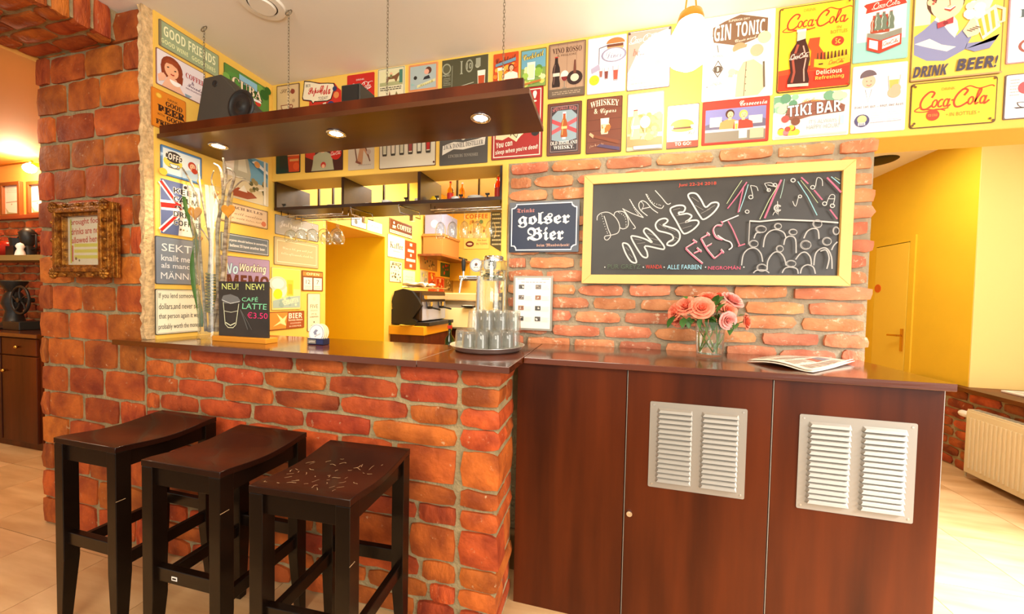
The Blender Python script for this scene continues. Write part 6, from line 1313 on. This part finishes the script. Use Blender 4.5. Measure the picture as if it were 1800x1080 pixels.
tw = MB(); G = [[(-2.2+.05*i, 3.66+.05*j, 1.50+.012*math.sin(i*1.7+j*2.3)+.01*math.cos(j*3)) for i in range(6)] for j in range(7)]; tw.grid(G)
o = obj('folded_towel', tw, mat('beige_cloth', 'e6cfa8', .9), smooth=True, fix=False); m_ = o.modifiers.new('s', 'SOLIDIFY'); m_.thickness = .018; tag(o, 'beige cloth lying on top of the coffee machine', 'towel')
o = obj('yellow_plate', MB().lathe([(0, 0), (.06, 0), (.085, .012), (.06, .005), (0, .005)], (-2.08, 3.56, 1.0352), 24), mat('yellow_dish', 'e8d050', .4), smooth=50); tag(o, 'flat yellow dish on the counter edge before the coffee machine', 'dish')
# printer / bread box on far counter
pr = thing('printer', 'beige office printer with a grey upper lid on the far counter', 'printer')
yb = 4.40; A_ = onY(775, 572, yb); B_ = onY(829, 572, yb); Cx = onY(850, 572, yb).x; zt = onY(775, 541, yb).z; zm = onY(800, 529, yb).z; zl = onY(800, 515, yb).z
obj('paper_drawer', MB().box(A_.x, B_.x, yb, yb+.4, .962, zt), mat('beige_plastic', 'e8d49a', .5), pr, bev=.004)
obj('side_housing', MB().box(B_.x+.004, Cx, yb+.01, yb+.4, .962, zt+.01), M_WHITEP, pr, bev=.004)
obj('scanner_body', MB().box(A_.x, Cx, yb+.05, yb+.4, zt, zm), mat('grey_plastic', '8c8478', .5), pr, bev=.006)
obj('lid', MB().box(A_.x-.02, Cx+.01, yb+.0, yb+.4, zm, zl), mat('tan_plastic', 'c8aa78', .5), pr, bev=.015)
obj('output_tray', MB().box(B_.x-.12, B_.x+.03, yb-.06, yb+.05, zt+.02, zt+.035), M_BLACK, pr)
obj('sheet', MB().box(B_.x-.10, B_.x+.02, yb-.07, yb+.04, zt+.036, zt+.04), M_PAPER, pr)
o = bottle(-1.03, 2.32, .95, .26, .034, M_GREENG, 'green glass bottle with a red collar standing behind the bar', M_BLACK, None, 'green_bottle', .45); obj('collar', MB().cone((0, 0, .20), (0, 0, .222), .017, .017, 14), M_RED, o)
pl = obj('white_dish', MB().lathe([(0, 0), (.05, 0), (.075, .02), (.072, .02), (.05, .004), (0, .004)], (-1.17, 2.25, .9503), 24), M_WHITE, smooth=50); tag(pl, 'white dish standing low behind the bar worktop', 'dish')
np_ = obj('napkin', MB().add([(0, 0, 0), (.07, 0, 0), (.035, .03, .085), (.07, .06, 0), (0, .06, 0)], [(0, 1, 2), (1, 3, 2), (3, 4, 2), (4, 0, 2), (0, 4, 3, 1)]), M_WHITE, loc=(-1.12, 2.36, .9503)); tag(np_, 'folded white napkin beside the green bottle behind the bar', 'napkin')
kn = obj('red_knob_jar', MB().lathe([(0, 0), (.03, 0), (.032, .03), (.02, .045), (0, .048)], (-.86, 2.35, .9503), 16), M_RED, smooth=50); tag(kn, 'small red lidded pot behind the bar left of the tumblers', 'pot')
# wall shelf with boxes
sh = thing('wall_shelf', 'brown wall shelf with boxes over the coffee corner', 'shelf')
obj('board', MB().box(-2.288, -1.97, 4.14, 5.2, 1.865, 1.89), wood('mid_brown_board', '8a4a1c', '6a3412', .4, (8, 1, 8)), sh); obj('bracket_panel', MB().box(-2.288, -1.98, 5.12, 5.14, 1.60, 1.865), M_MUST, sh)
o = obj('cardboard_box', MB().box(-2.26, -1.99, 4.22, 4.75, 1.891, 2.14), M_CARD, bev=.004); tag(o, 'brown cardboard box on the wall shelf', 'box'); obj('lid', MB().box(-2.27, -1.98, 4.21, 4.76, 2.12, 2.15), M_CARD, o)
o = obj('blue_box', MB().box(-2.25, -2.0, 4.25, 4.7, 2.152, 2.42), mat('blue_grey_card', '8a90b4', .5)); tag(o, 'blue-grey box stacked on top of the cardboard box', 'box'); obj('box_print', MB().lathe([(0, 0), (.05, 0), (.05, .001), (0, .001)], (-2.12, 4.249, 2.28), 16, M=Matrix.Rotation(PI/2, 4, 'X')), mat('pale_print', 'c8cce0', .6), o)
o = obj('laptop_tablet', MB().box(-2.2, -1.99, 4.80, 5.08, 1.891, 1.92), M_BLACK, bev=.003); tag(o, 'flat black device lying on the wall shelf beside the box', 'device')
# notice on tap column side (paper sheets)
# ------------------------------------------------------------------ gilt framed notice on the pillar
loc, W, Hh, rz = place_rect('Y', (88, 359), (188, 488), 1.288)
gf = thing('gilt_frame', 'ornate gilt picture frame with a handwritten notice on the brick pillar', 'picture frame', loc)
def ring(z, t0, t1, y0, y1, nm): miter(t0, W-t0, t0, Hh-t0, t1-t0, y0, y1, nm, M_GOLD, gf)
ring(0, 0, .028, .004, .056, 'outer_moulding'); ring(0, .028, .050, -.008, .056, 'raised_moulding'); ring(0, .050, .066, .012, .056, 'inner_moulding')
for q_ in (.020, .036): obj('side_ridge', MB().box(W, W+.006, q_, q_+.008, 0, Hh), M_GOLD, gf, bev=.002)
cm_ = MB()
for cx in (.02, W-.02):
    for cz in (.02, Hh-.02):
        for k in range(9):
            a = 2*PI*k/8; cm_.sphere((cx+.020*math.cos(a)*(k < 8), .0, cz+.020*math.sin(a)*(k < 8)), .011, 8, 6)
for t in (.25, .5, .75):
    for cx, cz in ((W*t, .012), (W*t, Hh-.012), (.012, Hh*t), (W-.012, Hh*t)): cm_.sphere((cx, .002, cz), .010, 8, 6)
obj('carved_ornaments', cm_, M_GOLD, gf, smooth=True)['kind'] = 'stuff'
sh_ = obj('notice_sheet', MB().box(.060, W-.060, .035, .039, .060, Hh-.060), M_WHITEP, gf)
a = Art(W, Hh, .0348); a.R(.15, .16, .85, .84, 'f6f0dc').T('brought food/', .5, .76, .60, .10, 'c03a50', 'n', rot=2, off=.02).T('drinks are not', .48, .64, .54, .09, 'c03a50', 'n', rot=2, off=.02).T('allowed here', .47, .52, .50, .085, 'c03a50', 'n', rot=2, off=.02)
for v in (.42, .34, .26): a.R(.27, v, .72, v+.045, 'dfe06a')
a.R(.69, .24, .75, .72, 'f0d860').R(.22, .22, .25, .44, 'd85a60').C(.30, .26, .02, '4a4440').C(.36, .235, .015, '3a5a4a').R(.2, .2, .225, .8, 'c8d040')
obj('handwriting', a.mb, M_PRINT, sh_, attr=True, fix=False)
obj('glass_pane', MB().box(.062, W-.062, .026, .028, .062, Hh-.062), M_GLASS, gf)

# ------------------------------------------------------------------ radiator
rd = thing('radiator', 'cream panel radiator under the ledge at the right edge', 'radiator')
obj('panel', MB().box(2.825, 2.84, 2.30, 3.70, .05, .545), M_RAD, rd, bev=.006)
for k in range(42): 
    y = 3.66-.0325*k
    if k == 0: rme = MB().prism([(-.011, 0), (-.007, -.009), (.007, -.009), (.011, 0)], 0, .40, Matrix.Rotation(PI/2, 4, 'X')).mesh('rib', M_RAD)
    put('rib', rme, rd, loc=(2.8252, y, .095), rot=(0, 0, PI/2))
obj('convector_box', MB().box(2.845, 2.90, 2.31, 3.69, .06, .535), M_RAD, rd); obj('top_grille', MB().box(2.828, 2.902, 2.305, 3.695, .545, .556), M_RAD, rd, bev=.002)
gm = MB(); [gm.box(2.842, 2.895, 2.32+.04*k, 2.345+.04*k, .5562, .5568) for k in range(34)]
obj('grille_slots', gm, mat('slot_shadow_grey', '8a8270', .7), rd)
vl = obj('valve', MB().lathe([(0, 0), (.018, 0), (.026, .02), (.026, .06), (.018, .075), (0, .078)], (2.86, 3.72, .50), 16, M=Matrix.Rotation(-PI/2, 4, 'X')), M_WHITEP, rd, smooth=50)
obj('pipe', MB().tube([(2.87, 3.74, .49), (2.87, 3.74, .0)], .009, 8), M_RAD, rd, smooth=True)

# ------------------------------------------------------------------ side room furniture
sd = thing('sideboard', 'dark wood sideboard with a drawer in the side room', 'sideboard')
obj('body', MB().box(-6.7, -4.53, 1.96, 2.34, 0, .955), M_CAB, sd); obj('top', MB().box(-6.72, -4.51, 1.92, 2.345, .955, .985), M_TOP, sd, bev=.002)
for x0, x1 in ((-5.02, -4.56), (-5.50, -5.04), (-5.98, -5.52)):
    dw = obj('drawer', MB().box(x0, x1, 1.94, 1.96, .80, .94), M_CAB, sd, bev=.003); obj('knob', MB().sphere(((x0+x1)/2, 1.925, .87), .014, 12, 8).cone(((x0+x1)/2, 1.94, .87), ((x0+x1)/2, 1.925, .87), .006, .006, 8), M_BRASS, dw, smooth=True)
    dr = obj('cupboard_door', MB().box(x0, x1, 1.94, 1.96, .06, .79), M_CAB, sd, bev=.003); obj('knob', MB().sphere((x0+.05, 1.925, .66), .014, 12, 8), M_BRASS, dr, smooth=True)
ss = obj('wall_shelf_board', MB().box(-6.7, -3.17, 2.13, 2.345, 1.62, 1.67), mat('olive_painted_board', '8a7848', .5), bev=.003); tag(ss, 'olive painted shelf on the side room brick wall', 'shelf')
gr_ = thing('coffee_grinder', 'black cast iron coffee grinder with a spoked wheel on the sideboard', 'grinder')
wc = onY(36, 528, 2.12)
mb = MB(); 
mb.tube([(wc.x+.125*math.cos(t), 2.12, wc.z+.125*math.sin(t)) for t in [2*PI*i/28 for i in range(29)]], .011, 8, caps=False)
for k in range(5):
    a = 2*PI*k/5+.3; mb.tube([(wc.x, 2.12, wc.z), (wc.x+.07*math.cos(a+.25), 2.12, wc.z+.07*math.sin(a+.25)), (wc.x+.12*math.cos(a), 2.12, wc.z+.12*math.sin(a))], .008, 6)
mb.cone((wc.x, 2.10, wc.z), (wc.x, 2.20, wc.z), .022, .022, 12)
obj('wheel', mb, M_BLACK, gr_, smooth=50)
obj('body', MB().lathe([(0, .986), (.11, .986), (.12, 1.0), (.07, 1.05), (.05, 1.15), (.075, 1.22), (.06, 1.30), (.04, 1.33), (.09, 1.42), (.09, 1.43), (0, 1.43)], (wc.x-.20, 2.16, 0), 20).box(wc.x-.22, wc.x+.02, 2.135, 2.165, wc.z-.02, wc.z+.02), M_BLACK, gr_, smooth=50)
obj('drawer_box', MB().box(wc.x-.12, wc.x+.12, 2.06, 2.24, .986, 1.06), M_BLACK, gr_, bev=.004)
o = obj('wooden_tray', MB().box(-5.60, -5.36, 1.96, 2.06, .9865, 1.02), M_ORNG, bev=.003); tag(o, 'orange wooden tray at the left edge of the sideboard', 'tray')
def onsh(px): return onY(px, 455, 2.24).x
o = obj('red_dish', MB().lathe([(0, 0), (.10, 0), (.17, .07), (.18, .10), (.165, .10), (.1, .02), (0, .02)], (onsh(12), 2.24, 1.6705), 24), M_RED, smooth=50); tag(o, 'red bowl on the olive shelf in the side room', 'bowl')
o = obj('red_tin', MB().box(onsh(2), onsh(22), 2.30, 2.34, 1.775, 1.90) if False else MB().lathe([(0, 0), (.07, 0), (.075, .02), (.06, .1), (.03, .13), (0, .13)], (onsh(13), 2.24, 1.692), 18), mat('glossy_dark_red', '8a1c14', .2), smooth=50); tag(o, 'dark red lidded pot standing in the red bowl', 'pot')
mbm = MB().box(-.06, .06, -.05, .05, 0, .09).cone((0, 0, .09), (0, 0, .17), .045, .055, 14).tube([(0, 0, .17), (.05, 0, .20), (.11, 0, .19)], .007, 6).sphere((.115, 0, .20), .015, 8, 6)
o = obj('hand_mill', mbm, M_BLACK, loc=(onsh(37), 2.22, 1.6705)); tag(o, 'black hand coffee mill on the olive shelf', 'coffee mill'); 
mb2 = MB().lathe([(0, 0), (.05, 0), (.055, .06), (.03, .10), (.05, .14), (.06, .22), (.03, .26), (0, .27)], (0, 0, 0), 14)
o = obj('black_pot', mb2, M_BLACK, loc=(onsh(50), 2.24, 1.6705), smooth=50); tag(o, 'tall black pot on the olive shelf beside the brick pillar', 'pot'); obj('handle', MB().tube([(.05, 0, .2), (.12, 0, .2), (.12, 0, .08), (.055, 0, .06)], .008, 6), M_BLACK, o, smooth=True)
o = obj('white_figurine', MB().lathe([(0, 0), (.035, 0), (.03, .03), (.02, .06), (.03, .085), (.018, .11), (0, .12)], (onsh(56), 2.17, 1.6705), 14), M_WHITE, smooth=50); tag(o, 'small white pot in front of the black pot on the olive shelf', 'pot')
M_PF = mat('brown_picture_frame', '8a4a1c', .4)
for (tl, br, lab, sd_) in (((7, 323), (42, 382), 'brown framed picture on the orange side room wall', 1), ((53, 321), (86, 380), 'framed picture half hidden by the brick pillar', 2)):
    lc, W, Hh, rz = place_rect('Y', tl, br, 2.398); pf = thing('framed_picture', lab, 'picture', lc)
    miter(0, W, 0, Hh, .035, -.03, 0, 'frame_rail', M_PF, pf)
    a = Art(W, Hh, -.008); a.R(.08, .05, .92, .95, 'f4eadb').P([(.15, .45), (.9, .48), (.9, .44), (.15, .42)], 'b8a898').P([(.12, .3), (.2, .1), (.9, .06), (.9, .1), (.3, .16)], 'a8b088').C(.45, .38, .025, 'b89888').lines(.2, .7, .8, .85, 3, 'd8cbbb', .3); obj('picture_print', a.mb, M_PRINT, pf, attr=True, fix=False)
wlm = thing('wall_lamp', 'glowing lamp near the ceiling of the side room beside the pillar', 'lamp')
lp = onY(52, 296, 2.30)
obj('lamp_bar', MB().tube([onY(0, 291, 2.3), onY(14, 289, 2.3), onY(56, 284, 2.3)], .012, 8), M_BRASS, wlm); obj('bulb_glass', MB().sphere(lp, .045, 16, 10), M_BULB, wlm, smooth=True); obj('bracket', MB().cone(lp+Vector((0, 0, .04)), lp+Vector((0, .10, .06)), .02, .02, 12), M_BRASS, wlm)
point('wall_lamp_light', lp+Vector((0, -.10, 0)), 20, (1, .78, .50), .05)
